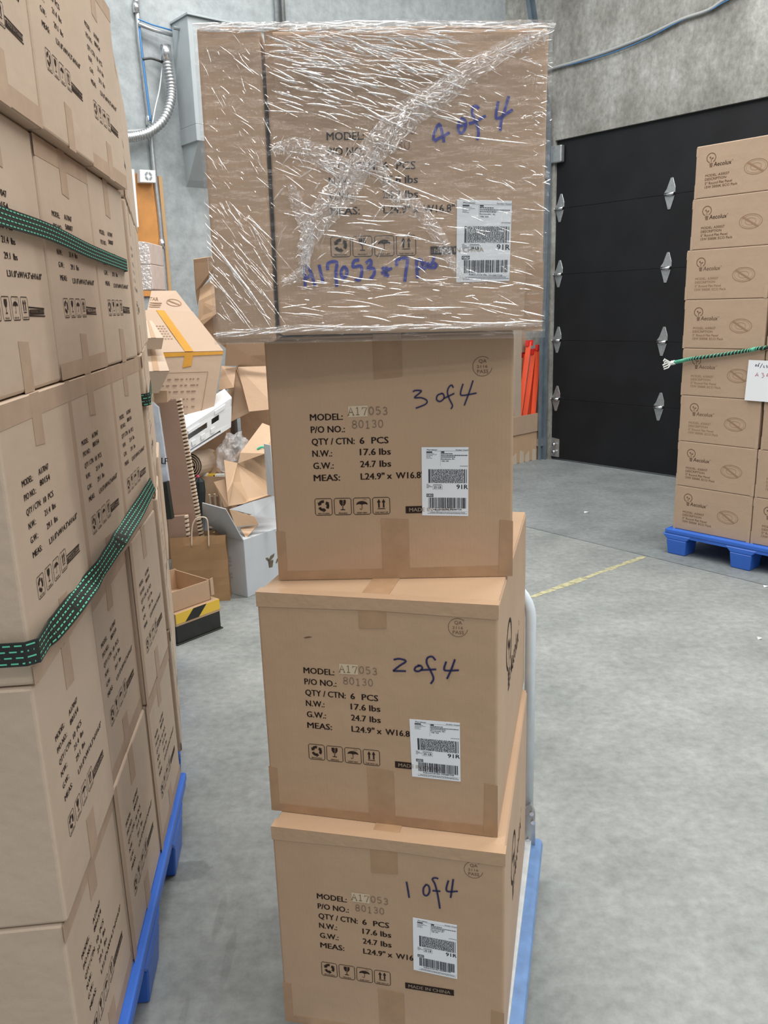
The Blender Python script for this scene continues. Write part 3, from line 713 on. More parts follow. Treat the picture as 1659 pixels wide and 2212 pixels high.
c2 = [front - LN*.5 + Vector((0, 0, .006)) - LD*.006, front - LN*.2 - LD*.008, front - LN*.006 - LD*.010, front + LN*.010 - LD*.004 + Vector((0, 0, .002))] + spline([Lp(76, 1376, .018), Lp(98, 1350, .020), Lp(140, 1300, .020), Lp(178, 1252, .020), Lp(205, 1213, .020), Lp(240, 1165, .018), Lp(285, 1097, .018), Lp(318, 1046, .014)], 6)
n2 = [-LD, -LD, (LN-LD*2).normalized(), (LN*2-LD).normalized()] + [LN]*(len(c2)-4)
tw = [0, 0, 0] + [0, 0, 0, .1, .2, .3, .3, .35, .4, .5, .5, .55, .7, .8, .9, 1.0, .95, .9, .7, .5, .4, .3, .2, .2, .2, .25, .3, .3, .3, .35] + [.5, .8, 1.0, 1.1, 1.0, .9, .8, .6, .5, .4, .4, .3, .3]
tw = (tw + [.3]*60)[:len(c2)]
strap('webbing_strap', 'black webbing strap with green dashes slung slanting down the third carton layer', c2, n2, .036, tw)
def S2p(px, py, off=.012):
    q = at_plane(px, py, S2 - s2d*.012, s2d); return q
c3 = [S2 - s2n*.14 - s2d*.012 + Vector((0, 0, 1.240)), S2 - s2n*.004 - s2d*.012 + Vector((0, 0, 1.245)), S2 + s2n*.008 - s2d*.008 + Vector((0, 0, 1.246)), S2 + s2n*.014 + s2d*.006 + Vector((0, 0, 1.247)), S2 + s2n*.014 + s2d*.30 + Vector((0, 0, 1.258))]
strap('webbing_strap', 'short black and green strap around the stack behind the near pallet', c3, [-s2d, -s2d, (s2n-s2d).normalized(), s2n, s2n], .034)

# ------------------------------------------------------------------ right stack
RW, RH, RDp = .462, .2602, .5
body_R = MB().box((.001, 0, .0008), (RW-.001, RDp, RH-.0008)).mesh('body', bevel=.004, bseg=2)
def rprint():
    mb = MB(); logo(mb, .0858, .1945, .0245, EPS); return mb.mesh('logo_print')
def rprint2():
    mb = MB()
    text(mb, 'MODEL: A30037', .0585, .1035, .0118, .130, EPS, .012); text(mb, 'DESCRIPTION', .0580, .0855, .0118, .115, EPS, .012)
    text(mb, '5" Round Flat Panel', .0584, .0655, .0118, .148, EPS, .012); text(mb, '15W 5000K ECO Pack', .0585, .0470, .0118, .178, EPS, .012)
    return mb.mesh('printed_text')
def rprint3():
    mb = MB(); ring(mb, .327, .121, .060, .036, .003, EPS); ring(mb, .327, .121, .028, .017, .0015, EPS)
    ring(mb, .327, .121, .050, .029, .001, EPS)
    return mb.mesh('panel_drawing')
def rprint4():
    mb = MB(); mb.ribbon2([(.2815, .146), (.368, .0935)], .0085, EPS*1.3); return mb.mesh('drawing_bar')
def rtape(u0, u1, a, b): return MB().rect2(u0, a, u1, b, -.0004).mesh('edge_tape')
rt4 = [rtape(u0, u1, a, b) for a, b in ((RH-.05, RH-.01), (.0, .07)) for u0, u1 in ((.001, .016), (RW-.02, RW-.001))]
rp = (rprint(), rprint2(), rprint3(), rprint4())
ORD = ('bottom', 'second', 'third', 'fourth', 'fifth', 'sixth', 'seventh', 'topmost')
sh = (0, .002, .003, 0, -.006, -.010, .006, .012)
for k in range(8):
    for c in range(2):
        r = root('light_panel_carton', 'small bulb-logo carton, %s of the %s column by the door' % (ORD[k], ('full', 'note-side')[c]), 'carton',
            Vector((RX, RY, .15 + k*RH)) + DR*(c*(RW+.004) + sh[k] + (.0 if c == 0 else jit.uniform(-.004, .01))), AN + math.radians(jit.uniform(-.15, .15)), 'small logo cartons by the door')
        link('body', body_R, K_RIGHT, r)
        link('logo_print', rp[0], INK_R, r); link('printed_text', rp[1], INK_RF, r); link('panel_drawing', rp[2], INK_RF, r); link('drawing_bar', rp[3], INK_RF, r)
        for q in rt4: link('edge_tape', q, TAPE_OLD, r)
# paper note and rope on the right stack
nf = Vector((-DR.y, DR.x, 0)) * -1
def onS(s, z, off): return Vector((RX, RY, 0)) + DR*s + nf*off + Vector((0, 0, z))
note = root('paper_note', 'white paper note with handwritten date on the logo cartons', 'paper', onS(.3825, .927, .012), AN)
no = Vector(note.location)
MB().prism([(-.004, 0, 0), (.279, 0, -.003), (.284, 0, .209), (.003, 0, .211)], (0, .0006, 0)).obj('sheet', WHITE_P, note)
mb = MB(); g = facemap(note.location.x, note.location.y, AN, .927)
for st in (((930, 770), (960, 745), (975, 755), (960, 790), (935, 795), (930, 770)), ((1060, 700), (1010, 760), (995, 800), (1020, 800), (1030, 770), (1005, 775)), ((1135, 720), (1060, 845)), ((1150, 790), (1175, 780), (1180, 800), (1155, 830), (1200, 830)), ((1270, 770), (1240, 775), (1245, 800), (1280, 805), (1275, 830), (1240, 830)), ((1300, 780), (1330, 770), (1310, 800), (1335, 825), (1300, 830), (1305, 790))):
    mb.ribbon2([g(1560 + a/13.01, 730 + b/13.01) for a, b in st], .0028, -.0006)
mb.obj('marker_writing', MARK_N, note)
mb = MB()
for st in (((925, 1080), (990, 975), (1015, 1080)), ((950, 1045), (1010, 1040)), ((1110, 1000), (1150, 985), (1165, 1010), (1130, 1035), (1180, 1050), (1170, 1085), (1110, 1120)), ((1290, 990), (1240, 1075), (1300, 1080), (1310, 1050), (1270, 1050))):
    mb.ribbon2([g(1560 + a/13.01, 730 + b/13.01) for a, b in st], .0028, -.0006)
mb.obj('red_writing', MARK_R, note)
rp_ = [onS(-.055, 1.108, .02), onS(0.0, 1.120, .02), onS(.0717, 1.136, .016), onS(.231, 1.160, .014), onS(.382, 1.187, .014), onS(.475, 1.204, .014), onS(.90, 1.25, .014)]
rp_ = spline(rp_, 14); ro = root('twisted_strap', 'green and black twisted strap drawn across the logo cartons', 'strap', rp_[0]); o = Vector(rp_[0])
MB().tube([p - o for p in rp_], .0085, 8).obj('strap_core', STRAP_K, ro, smooth=True)
L_ = [p - o for p in rp_]; hel = []; hw_ = []
for i in range(len(L_)*6-6):
    f = i/6; k = int(f); p = L_[k].lerp(L_[min(k+1, len(L_)-1)], f-k); a = i*.62
    (hel if i > 40 else hw_).append(p + nf*(.0085*math.cos(a)) + Vector((0, 0, .0085*math.sin(a))))
MB().tube(hel, .0026, 5).obj('green_twist', STRAP_G, ro); MB().tube(hw_, .005, 5).obj('white_twist', STRAP_W, ro)
kn = MB()
for j in range(5): kn.tube([(.0, 0, 0), (-.02-.006*j, -.01, .012*(j-2)), (-.045-.004*(j % 3), -.012, .011*(j-2)-.01)], .004, 5)
kn.obj('frayed_end', STRAP_W, ro)

# ------------------------------------------------------------------ the four numbered cartons on the hand truck
W, D, H = .427, .632, .4382
B1 = (-.2255, 1.3257, -.2342, .1181); B2 = (-.2309, 1.3769, -.2459, .5563); B3 = (-.1968, 1.4381, -.0433, .9945); B4 = (-.160, 1.361, .027, 1.4345)
def main_carton(label, pose, st_org, st_scale, sts, sw, mat, lab, wt, patch=True, topedge=False, du=0., dv=0., side_logo=False, stampc=None, drop=.07):
    x, y, yaw, z = pose; r = root('shipping_carton', label, 'carton', (x, y, z), yaw, 'numbered cartons on the hand truck'); g = facemap(*pose)
    carton_body(W, D, H, K_MAIN, r); flaps(W, D, H, K_MAIN, r)
    P, Fd, Ic = MB(), MB(), MB(); print_main(P, Fd, Ic); Ic.v = [(a+du, b, c+dv) for a, b, c in Ic.v]; Ic.obj('handling_icons', INK, r)
    P.v = [(a+du, b, c+dv) for a, b, c in P.v]; Fd.v = [(a+du, b, c+dv) for a, b, c in Fd.v]
    P.obj('printed_text', INK, r); Fd.obj('stamped_numbers', INK_S, r)
    if patch: MB().poly2([(.1396+du, .2985+dv), (.1738+du, .2990+dv), (.1741+du, .3183+dv), (.1400+du, .3180+dv)], EPS*.9).obj('sticker_patch', STICKER, r)
    made_in(r, .236+du, .1232+dv, .3275+du, .1362+dv)
    t = MB(); tape_over(t, .187, .236, H, 0, drop, D*.98); t.obj('tape_strip', TAPE, r)
    t = MB(); t.prism([(.192, -.0007, .001), (.241, -.0007, .001), (.2405, -.0007, .112), (.1915, -.0007, .114)], (0, .0004, 0)); t.obj('bottom_tape', TAPE, r)
    for q in ([(.402, -.0006, .001), (W+.0005, -.0006, .001), (W+.0005, -.0006, .105), (.404, -.0006, .108)], [(-.0005, -.0006, .001), (.016, -.0006, .001), (.0165, -.0006, .093), (-.0005, -.0006, .095)], [(.016, -.00055, .001), (.402, -.00055, .001), (.402, -.00055, .022), (.016, -.00055, .018)]):
        MB().prism(q, (0, .0004, 0)).obj('corner_tape', TAPE, r)
    if topedge:
        t = MB(); t.prism([(-.001, -.0012, H-.026), (W*.5, -.0014, H-.020), (W+.001, -.0012, H-.024), (W+.001, -.0012, H+.001), (-.001, -.0012, H+.001)], (0, .0006, 0))
        t.prism([(-.001, -.0012, H+.0012), (W+.001, -.0012, H+.0012), (W+.001, .022, H+.0012), (-.001, .024, H+.0012)], (0, 0, .0005)); t.obj('edge_tape', simple('clear_brown_tape', (.465, .312, .20), .28, spec=.45, bump=.9, bscale=35), r)
    if stampc:
        s = MB(); cu, cv = stampc; ring(s, cu, cv, .0165, .0165, .0008, EPS, .9, 6.1); text(s, 'QA', cu-.006, cv+.006, .0058, .013, EPS, -.01); text(s, '2116', cu-.0095, cv-.0025, .0045, .018, EPS, -.01); text(s, 'PASS', cu-.009, cv-.0115, .0058, .019, EPS, -.01)
        s.obj('inspection_stamp', INK_F, r)
    strokes(r, g, st_org, st_scale, sts, sw, mat)
    if lab: shipping_label(r, *lab, wt)
    if pose is B2:
        tm = MB().poly2([g(530 + a/2.552, 1220 + b/2.552) for a, b in ((320, 402), (335, 397), (352, 394), (370, 399), (352, 402), (335, 405))], EPS); tm.obj('torn_dent', INK_F, r)
    if side_logo:
        s = MB(); logo(s, .20, .285, .05, 0); s.v = [(W+.0007, a, c) for a, b, c in s.v]; s.obj('side_logo', INK, r)
    return r
T3 = [[(888,390),(905,383),(937,385),(925,400),(897,425),(935,425),(968,440),(962,462),(905,486)], [(1060,400),(1032,410),(1025,435),(1045,447),(1068,428),(1064,404),(1050,401)], [(1122,368),(1112,352),(1094,368),(1088,398),(1100,435),(1117,470),(1108,490)], [(1066,430),(1128,400)], [(1178,345),(1164,395),(1175,412),(1256,398)], [(1236,325),(1215,390),(1185,470)]]
main_carton('kraft carton marked 3 of 4, between the wrapped carton and carton 2', B3, (560, 700), 2.676, T3, .0024, MARK_N, ((.2665, .2426), (.3489, .2406), (.3476, .1158), (.2654, .1189)), '25 LB', True, False, 0, 0, False, (.3733, .3798), .075)
T2 = [[(818,522),(850,517),(886,530),(850,556),(815,584)], [(815,584),(850,584),(886,585)], [(962,555),(940,563),(934,580),(956,586),(976,570),(968,556),(950,553)], [(1049,525),(1030,505),(1005,512),(1000,540),(1020,580),(1038,625),(1022,655)], [(968,579),(1053,575)], [(1108,532),(1096,572),(1110,582),(1178,580)], [(1156,520),(1136,575),(1112,628)]]
main_carton('kraft carton marked 2 of 4, its corner jutting out below carton 3', B2, (530, 1220), 2.552, T2, .0033, MARK_N, ((.2724, .2185), (.3617, .2196), (.3621, .105), (.2747, .1052)), '25 LB', True, True, .0078, -.004, True, (.3598, .396), .055)
T1 = [[(825,425),(833,470),(840,515)], [(936,440),(920,462),(922,495),(940,502),(954,480),(950,450),(934,440)], [(1003,408),(985,403),(970,411),(985,440),(1000,500),(1012,575)], [(970,475),(1015,478)], [(1060,418),(1048,462),(1058,480),(1112,478)], [(1087,410),(1080,460),(1072,515)]]
main_carton('kraft carton marked 1 of 4 at the bottom of the numbered stack', B1, (560, 1740), 2.592, T1, .0032, MARK_N, ((.2616, .2842), (.3422, .2809), (.3418, .1641), (.2607, .1698)), '25 LB', True, True, .0078, .002, True, (.3725, .3999), .07)

# wrapped carton on top: main carton + slim side carton, both inside stretch film
SW = .10
r4 = root('wrapped_carton', 'kraft carton marked 4 of 4, wrapped in clear stretch film, topmost', 'carton', B4[:3][:2] + (B4[3],), B4[2], 'numbered cartons on the hand truck')
r4.rotation_euler = (0, math.radians(.6), B4[2])
H4 = .452
MB().box((0, 0, .004), (W, D, H4-.004)).obj('body', K_MAIN, r4, bevel=.006, bseg=3)
flaps(W, D, H4, K_MAIN, r4)
MB().box((-SW, -.004, -.006), (-.006, D-.02, H4+.002)).obj('side_carton', K_MAIN, r4, bevel=.007, bseg=3)
P, Fd, Ic = MB(), MB(), MB(); print_main(P, Fd, Ic); Ic.v = [(a+.0145, b, c+.001) for a, b, c in Ic.v]; Ic.obj('handling_icons', INK, r4)
P.v = [(a+.0145, b, c+.001) for a, b, c in P.v]; Fd.v = [(a+.0145, b, c+.001) for a, b, c in Fd.v]
P.obj('printed_text', INK, r4); Fd.obj('stamped_numbers', INK_S, r4)
made_in(r4, .2455, .1245, .337, .1371)
t = MB().prism([(.398, -.0006, .002), (W+.0005, -.0006, .002), (W+.0005, -.0006, .11), (.40, -.0006, .105)], (0, .0004, 0)).obj('corner_tape', TAPE, r4); t = MB().prism([(-.0005, -.0006, H4-.1), (.012, -.0006, H4-.1), (.012, -.0006, H4-.003), (-.0005, -.0006, H4-.003)], (0, .0004, 0)); t.obj('corner_tape', TAPE, r4)
shipping_label(r4, (.288, .2068), (.3746, .2032), (.3725, .0819), (.2868, .0816), '28 LB')
g4 = facemap(B4[0], B4[1], B4[2], B4[3])
T4 = [[(520,1070),(527,1005),(568,925),(595,1000),(612,1080)], [(530,1072),(565,1048),(612,1025),(657,995)], [(742,885),(730,945),(740,992),(768,995),(796,940),(788,890),(750,872)], [(742,940),(790,925)], [(905,792),(888,770),(856,778),(850,830),(872,885),(898,950),(905,1010),(893,1058)], [(820,920),(872,902),(965,850)], [(1070,725),(1053,845),(1075,870),(1195,795)], [(1160,680),(1130,790),(1098,890),(1090,978)]]
strokes(r4, g4, (800, 30), 3.95, T4, .0044, MARK_B)
T4b = [[(1020,862),(1016,690),(1060,725),(1106,862)], [(1022,800),(1085,745)], [(1135,675),(1175,836)], [(1212,720),(1214,662),(1286,652),(1280,740),(1290,862)], [(1352,685),(1324,728),(1335,785),(1366,770),(1376,720),(1348,686)], [(1478,632),(1436,640),(1426,692),(1490,682),(1502,740),(1480,802),(1442,790)], [(1535,660),(1572,630),(1580,668),(1550,705),(1602,702),(1606,752),(1574,792)]]
strokes(r4, g4, (400, 400), 3.95, T4b, .0050, MARK_B, 'quantity_writing')
T4c = [[(88,745),(178,695)], [(95,690),(150,772)], [(132,680),(120,772)], [(220,680),(222,630),(306,613),(300,700),(288,812)], [(385,615),(390,700),(398,782)], [(385,640),(420,622),(434,668),(386,715)], [(470,648),(444,654),(436,682),(456,696),(482,668)], [(484,640),(494,690),(522,645),(540,590)], [(535,650),(556,665),(545,688),(505,690)]]
strokes(r4, g4, (800, 400), 3.95, T4c, .0050, MARK_B, 'piece_count_writing')
# film shell
def film_shell():
    bm = bmesh.new(); g = .004
    x0, x1, y0, y1, z0, z1 = -SW-g, W+g, -g-.004, D+g, -.006-g*.5, H4+g
    def grid(o, a, b, na, nb, nrm, amp):
        rows = []
        for i in range(na+1):
            row = []
            for j in range(nb+1):
                p = Vector(o) + Vector(a)*(i/na) + Vector(b)*(j/nb)
                e_ = min(i/na, 1-i/na, j/nb, 1-j/nb)*8; e_ = min(1, e_)
                q = Vector((p.x*9 + p.z*4, p.y*10, p.z*22 - p.x*6)); d = noise.noise(q)*.6 + noise.noise(q*2.7)*.3
                row.append(bm.verts.new(p + Vector(nrm)*amp*d*e_))
            rows.append(row)
        for i in range(na):
            for j in range(nb): bm.faces.new((rows[i][j], rows[i+1][j], rows[i+1][j+1], rows[i][j+1]))
    grid((x0, y0, z0), (x1-x0, 0, 0), (0, 0, z1-z0), 72, 60, (0, -1, 0), .0026)
    grid((x0, y0, z1), (x1-x0, 0, 0), (0, y1-y0, 0), 20, 20, (0, 0, 1), .003)
    grid((x0, y0, z0), (0, y1-y0, 0), (0, 0, z1-z0), 20, 20, (-1, 0, 0), .003)
    grid((x1, y0, z0), (0, y1-y0, 0), (0, 0, z1-z0), 20, 20, (1, 0, 0), .003)
    grid((x0, y1, z0), (x1-x0, 0, 0), (0, 0, z1-z0), 10, 10, (0, 1, 0), .003)
    grid((x0, y0, z0), (x1-x0, 0, 0), (0, y1-y0, 0), 10, 10, (0, 0, -1), .0)
    bmesh.ops.remove_doubles(bm, verts=bm.verts, dist=1e-5); bmesh.ops.recalc_face_normals(bm, faces=bm.faces)
    me = bpy.data.meshes.new('stretch_film'); bm.to_mesh(me); bm.free()
    for p in me.polygons: p.use_smooth = True
    return me
fo = link('stretch_film', film_shell(), FILM, r4)
def bunch(pts, ws, seed, lift=.004, depth=.006):
    """crumpled gathered band of film lying on the front"""
    P = [Vector((*g4(a, b), wd*.00078)) for (a, b), wd in zip(pts, ws)]; Q = spline(P, 12); n = len(Q); M_ = 13; mb = MB(); vs = []; fs = []
    for i, q in enumerate(Q):
        t = Q[min(i+1, n-1)] - Q[max(i-1, 0)]; t = Vector((t.x, t.y)).normalized(); nn = Vector((-t.y, t.x))
        for j in range(M_):
            x = (j/(M_-1) - .5); e_ = 1 - (2*x)**2
            c = Vector((q.x, q.y)) + nn*(x*q.z) ; nz = noise.noise(Vector((i*.55+seed, j*.9, seed)))
            rr = random.Random(int(seed*100) + i*31 + j); fold = abs(((j + .35*math.sin(i*.6 + seed)) % 2) - 1)
            vs.append((c.x + nz*.003 + rr.uniform(-.001, .001), -.0085 - lift*.3 - e_*depth*.3 - abs(nz)*depth*.8 - fold*.0030*e_ - rr.random()*.0016*e_, c.y + noise.noise(Vector((i*.7, j*.8, seed+5)))*.003))
    for i in range(n-1):
        for j in range(M_-1): fs.append((i*M_+j, (i+1)*M_+j, (i+1)*M_+j+1, i*M_+j+1))
    return mb.add(vs, fs).obj('film_gather', FILM_B, r4)
bunch([(1172, 70), (1100, 98), (1010, 150), (950, 198), (890, 238), (830, 292), (780, 350), (730, 420), (690, 470), (664, 520), (655, 565), (652, 598)], [16, 30, 40, 46, 54, 56, 50, 60, 52, 34, 18, 10], 1.3)
bunch([(588, 326), (640, 318), (700, 345), (760, 372), (800, 360)], [12, 34, 40, 34, 16], 4.1)
bunch([(612, 610), (640, 596), (660, 570), (662, 500), (640, 440), (626, 400)], [14, 22, 18, 30, 26, 12], 7.7, .003)
bunch([(800, 330), (850, 420), (900, 450), (945, 510), (975, 570), (1000, 600)], [16, 30, 30, 26, 18, 8], 9.2, .003, .004)
bunch([(425, 64), (500, 64), (580, 60), (700, 62), (830, 60), (960, 57), (1080, 55), (1188, 56)], [14, 16, 12, 20, 24, 22, 16, 12], 2.2, .002, .004)
bunch([(470, 726), (560, 715), (660, 708), (800, 706), (960, 700), (1100, 697), (1166, 694)], [12, 14, 14, 10, 10, 8, 8], 12.5, .002, .004)
# creases: tent-shaped folds whose upper slope catches the ceiling lamps
cr = MB(); rn = random.Random(11)
def crease(u, v, l, a, w_):
    dx, dz = math.cos(a), math.sin(a); px_, pz_ = -dz, dx; n = 5; vs = []; bend = rn.uniform(-.08, .08)
    for i in range(n+1):
        t = i/n - .5; s_ = (1 - (2*t)**2)**.5*w_ if abs(t) < .5 else 0
        cu, cv = u + dx*t*l + px_*bend*l*t*t*2, v + dz*t*l + pz_*bend*l*t*t*2
        cu = max(-SW-.005, min(W+.005, cu)); cv = max(-.006, min(H4+.004, cv))
        vs += [(cu + px_*s_, -.0098, cv + pz_*s_), (cu, -.0098 - s_*.9, cv), (cu - px_*s_, -.0098, cv - pz_*s_)]
    cr.add(vs, [f for i in range(n) for f in ((3*i, 3*i+3, 3*i+4, 3*i+1), (3*i+1, 3*i+4, 3*i+5, 3*i+2))])
def spray(n, x0, x1, y0, y1, a0, a1, l0, l1, w0=.0005, w1=.0013):
    for _ in range(n):
        u, v = g4(rn.uniform(x0, x1), rn.uniform(y0, y1)); crease(u, v, rn.uniform(l0, l1)*rn.random()**.6 + .003, math.radians(-rn.uniform(a0, a1)), rn.uniform(w0, w1))
spray(150, 600, 1000, 75, 260, 2, 28, .01, .075)
spray(110, 590, 960, 75, 160, 0, 16, .03, .12, .0005, .0012)
spray(60, 600, 900, 90, 260, 8, 30, .02, .08, .0008, .0018)
spray(80, 600, 860, 240, 470, 8, 40, .006, .05)
spray(60, 590, 880, 300, 560, -70, -30, .006, .035)
spray(70, 440, 575, 80, 420, 30, 75, .004, .03, .0004, .0009)
spray(90, 445, 590, 440, 690, 35, 68, .006, .05, .0004, .001)
spray(30, 455, 590, 470, 680, 48, 58, .05, .14, .0003, .0007)
spray(60, 620, 1150, 600, 700, -8, 14, .01, .09)
spray(70, 860, 1170, 90, 400, 5, 35, .004, .03, .0004, .0009)
spray(50, 900, 1170, 420, 690, 0, 40, .005, .05, .0004, .001)
spray(50, 1120, 1185, 80, 400, -30, 40, .003, .02, .0004, .0009)
spray(24, 700, 1000, 420, 560, 0, 20, .02, .08)
def along(pts, ws, n, l0, l1, w0, w1, sp=50):
    for _ in range(n):
        k = rn.randrange(len(pts)-1); f = rn.random(); (xa, ya), (xb, yb) = pts[k], pts[k+1]; wd = lerp(ws[k], ws[k+1], f)*.55
        u, v = g4(lerp(xa, xb, f) + rn.uniform(-wd, wd)*.8, lerp(ya, yb, f) + rn.uniform(-wd, wd)*.8)
        crease(u, v, rn.uniform(l0, l1), -math.atan2(yb-ya, xb-xa) + math.radians(rn.uniform(-sp, sp)), rn.uniform(w0, w1))
BA = [(1172, 70), (1100, 98), (1010, 150), (950, 198), (890, 238), (830, 292), (780, 350), (730, 420), (690, 470), (664, 520), (655, 565)]; WA = [16, 30, 40, 46, 54, 60, 60, 60, 52, 34, 18]
along(BA, WA, 300, .004, .016, .0003, .0011, 90); along(BA, WA, 70, .02, .05, .0003, .0008, 8)
along([(588, 326), (640, 318), (700, 345), (760, 372)], [20, 44, 50, 40], 90, .004, .018, .0003, .001, 80)
along([(612, 610), (650, 590), (662, 500), (640, 440)], [20, 30, 36, 30], 60, .004, .014, .0003, .0009, 90)
along([(800, 330), (850, 420), (900, 450), (945, 510), (975, 570)], [20, 40, 40, 30, 18], 90, .003, .014, .0003, .0009, 90)
along([(425, 66), (577, 62), (830, 62), (1188, 58)], [22, 22, 36, 20], 130, .008, .05, .0005, .0015, 6)
along([(470, 724), (600, 712), (900, 702), (1166, 692)], [16, 18, 14, 10], 60, .008, .05, .0004, .0012, 6)
for (xa, ya), (xb, yb) in (((985, 292), (1135, 308)), ((905, 605), (968, 600)), ((760, 520), (835, 540)), ((690, 505), (770, 516)), ((872, 663), (1003, 660)), ((940, 695), (1160, 692)), ((640, 706), (900, 704)), ((500, 130), (545, 165)), ((440, 500), (560, 655)), ((455, 520), (600, 705)), ((760, 360), (985, 440)), ((820, 130), (1030, 128))):
    a, b = Vector(g4(xa, ya)), Vector(g4(xb, yb)); c = (a+b)/2; d = b-a
    crease(c.x, c.y, d.length, math.atan2(d.y, d.x), .0012)
cr.obj('film_creases', FILM_R, r4, kind='stuff')

# ------------------------------------------------------------------ hand truck
HT = root('platform_truck', 'blue steel platform truck with white folding handle under the numbered cartons', 'hand truck', (B1[0], B1[1], 0), B1[2] - .02)
x0, x1, y0, y1 = .03, W+.030, -.05, .70
MB().box((x0, y0, .075), (x1, y1, .105)).obj('platform', BLUE_ST, HT, bevel=.012, bseg=2)
MB().box((x0+.016, y0+.016, .100), (x1-.0285, y1-.03, .1178)).obj('deck_mat', simple('pale_vinyl', (.50, .54, .56), .6, noise_amt=.1, noise_scale=40), HT, bevel=.002)
for cx in (x0+.07, x1-.07):
    for cy in (y0+.09, y1-.09):
        ca = MB().box((cx-.03, cy-.03, .06), (cx+.03, cy+.03, .076)).obj('caster', GALV, HT)
        MB().tube([(cx-.012, cy, .0335), (cx+.012, cy, .0335)], .0335, 18).obj('wheel', RUBBER, ca, smooth=False)
        MB().box((cx-.019, cy-.014, .025), (cx-.014, cy+.014, .062)).box((cx+.014, cy-.014, .025), (cx+.019, cy+.014, .062)).obj('fork', GALV, ca)
hx0, hx1, hy = x0+.05, x1-.040, y1-.008; top = .825
arc = [(hx1, hy, .125), (hx1, hy, top-.10)] + [(hx1-.10+.10*math.cos(t), hy, top-.10+.10*math.sin(t)) for t in [i*math.pi/16 for i in range(1, 9)]]
arc += [(hx0+.10-.10*math.sin(t), hy, top-.10+.10*math.cos(t)) for t in [i*math.pi/16 for i in range(0, 9)]] + [(hx0, hy, .125)]
MB().tube(arc, .0135, 10).obj('handle', WHITE_ST, HT, smooth=True)
for hx in (hx0, hx1):
    hb = MB().prism([(hx-.016, hy-.03, .085), (hx+.022, hy-.03, .085), (hx+.020, hy-.03, .20), (hx+.008, hy-.03, .225), (hx-.012, hy-.03, .20)], (0, .012, 0)).obj('handle_bracket', GALV, HT)
    for q in ((.012, .20), (.016, .175), (.004, .12)): MB().tube([(hx+q[0], hy-.036, q[1]), (hx+q[0], hy-.028, q[1])], .006, 8).obj('rivet', CHROME, hb)

# ------------------------------------------------------------------ corner box with orange bars
ob = at_z(1161, 992); ob.z = 0
cb = root('storage_carton', 'tall open kraft carton holding orange bars in the corner by the door', 'carton', ob); dL, dI = DB, -NB
bw, bd, bh = .42, .22, .44; th = .006
def cbx(a, b, z): return dL*a + dI*b + Vector((0, 0, z))
mb = MB()
for pts, nn in (([(0, 0), (bw, 0)], dI), ([(0, bd), (bw, bd)], -dI)):
    mb.prism([cbx(*pts[0], 0), cbx(*pts[1], 0), cbx(*pts[1], bh), cbx(*pts[0], bh)], nn*th)
mb.prism([cbx(0, 0, 0), cbx(0, bd, 0), cbx(0, bd, bh), cbx(0, 0, bh)], dL*th); mb.prism([cbx(bw, 0, 0), cbx(bw, bd, 0), cbx(bw, bd, bh), cbx(bw, 0, bh)], -dL*th)
mb.prism([cbx(0, 0, 0), cbx(bw, 0, 0), cbx(bw, bd, 0), cbx(0, bd, 0)], (0, 0, th)); mb.obj('body', K_MAIN, cb)
MB().prism([cbx(-.004, -.012, bh+.004), cbx(bw, -.012, bh), cbx(bw, -.010, bh-.17), cbx(-.004, -.010, bh-.165)], dI*.008).obj('folded_flap', K_RIGHT, cb)
tp_ = MB()
for a in (.02, .12, .2, .3): tp_.prism([cbx(a, -.001, .0), cbx(a+.06, -.001, .0), cbx(a+.055, -.001, .09+.03*math.sin(a*40)), cbx(a+.005, -.001, .10)], dI*.0015)
tp_.obj('torn_paper', simple('torn_paper', (.50, .42, .33), .8), cb)
bars = (((1138, 738), (1117, 899), .0), ((1148, 757), (1129, 900), .035), ((1153, 775), (1141, 899), .05), ((1159, 748), (1147, 897), .0), ((1124, 765), (1113, 903), .07))
for i, (a, b, back) in enumerate(bars):
    P0 = ob + dI*(.05 + back); pa = at_plane(*a, P0, NB); pb = at_plane(*b, P0, NB); dd = (pb - pa).normalized(); pb = pa + dd*((pa.z - .02)/-dd.z)
    r = root('orange_bar', 'orange steel bar leaning in the corner carton, %s' % ('the tallest', 'behind the tallest', 'a short wide one', 'nearest the door track', 'half hidden by cream board')[i], 'steel bar', pb, 0, 'orange bars in the corner carton')
    v = pa - pb; s_ = dL*-1
    MB().prism([Vector(), s_*.032 + NB*.028, s_*.064, s_*.064 - NB*.005, s_*.032 + NB*.021, -NB*.005], v).obj('angle_profile', ORANGE, r)
    MB().prism([v*.965 - s_*.006 + NB*.02, v*.965 + s_*.070 + NB*.02, v*.965 + s_*.070 - NB*.01, v*.965 - s_*.006 - NB*.01], v.normalized()*.05).obj('end_cap', simple('red_orange_plastic', (.75, .04, .03), .4), r)
for i, (x0_, x1_, back, mt, nm, zt) in enumerate(((1112, 1125.5, .012, K_CREAM, 'cream board standing at the front of the corner carton', 1.55), (1124, 1135, .10, K_RIGHT, 'tan board standing behind the cream board in the corner', 1.50))):
    P0 = ob + dI*back; a = at_plane(x0_, 880, P0, NB); b = at_plane(x1_, 880, P0, NB)
    a.z = b.z = .02; tag(MB().prism([a, b, b + Vector((0, 0, zt)), a + Vector((0, 0, zt))], dI*.02).obj('tall_board', mt), nm, 'board')

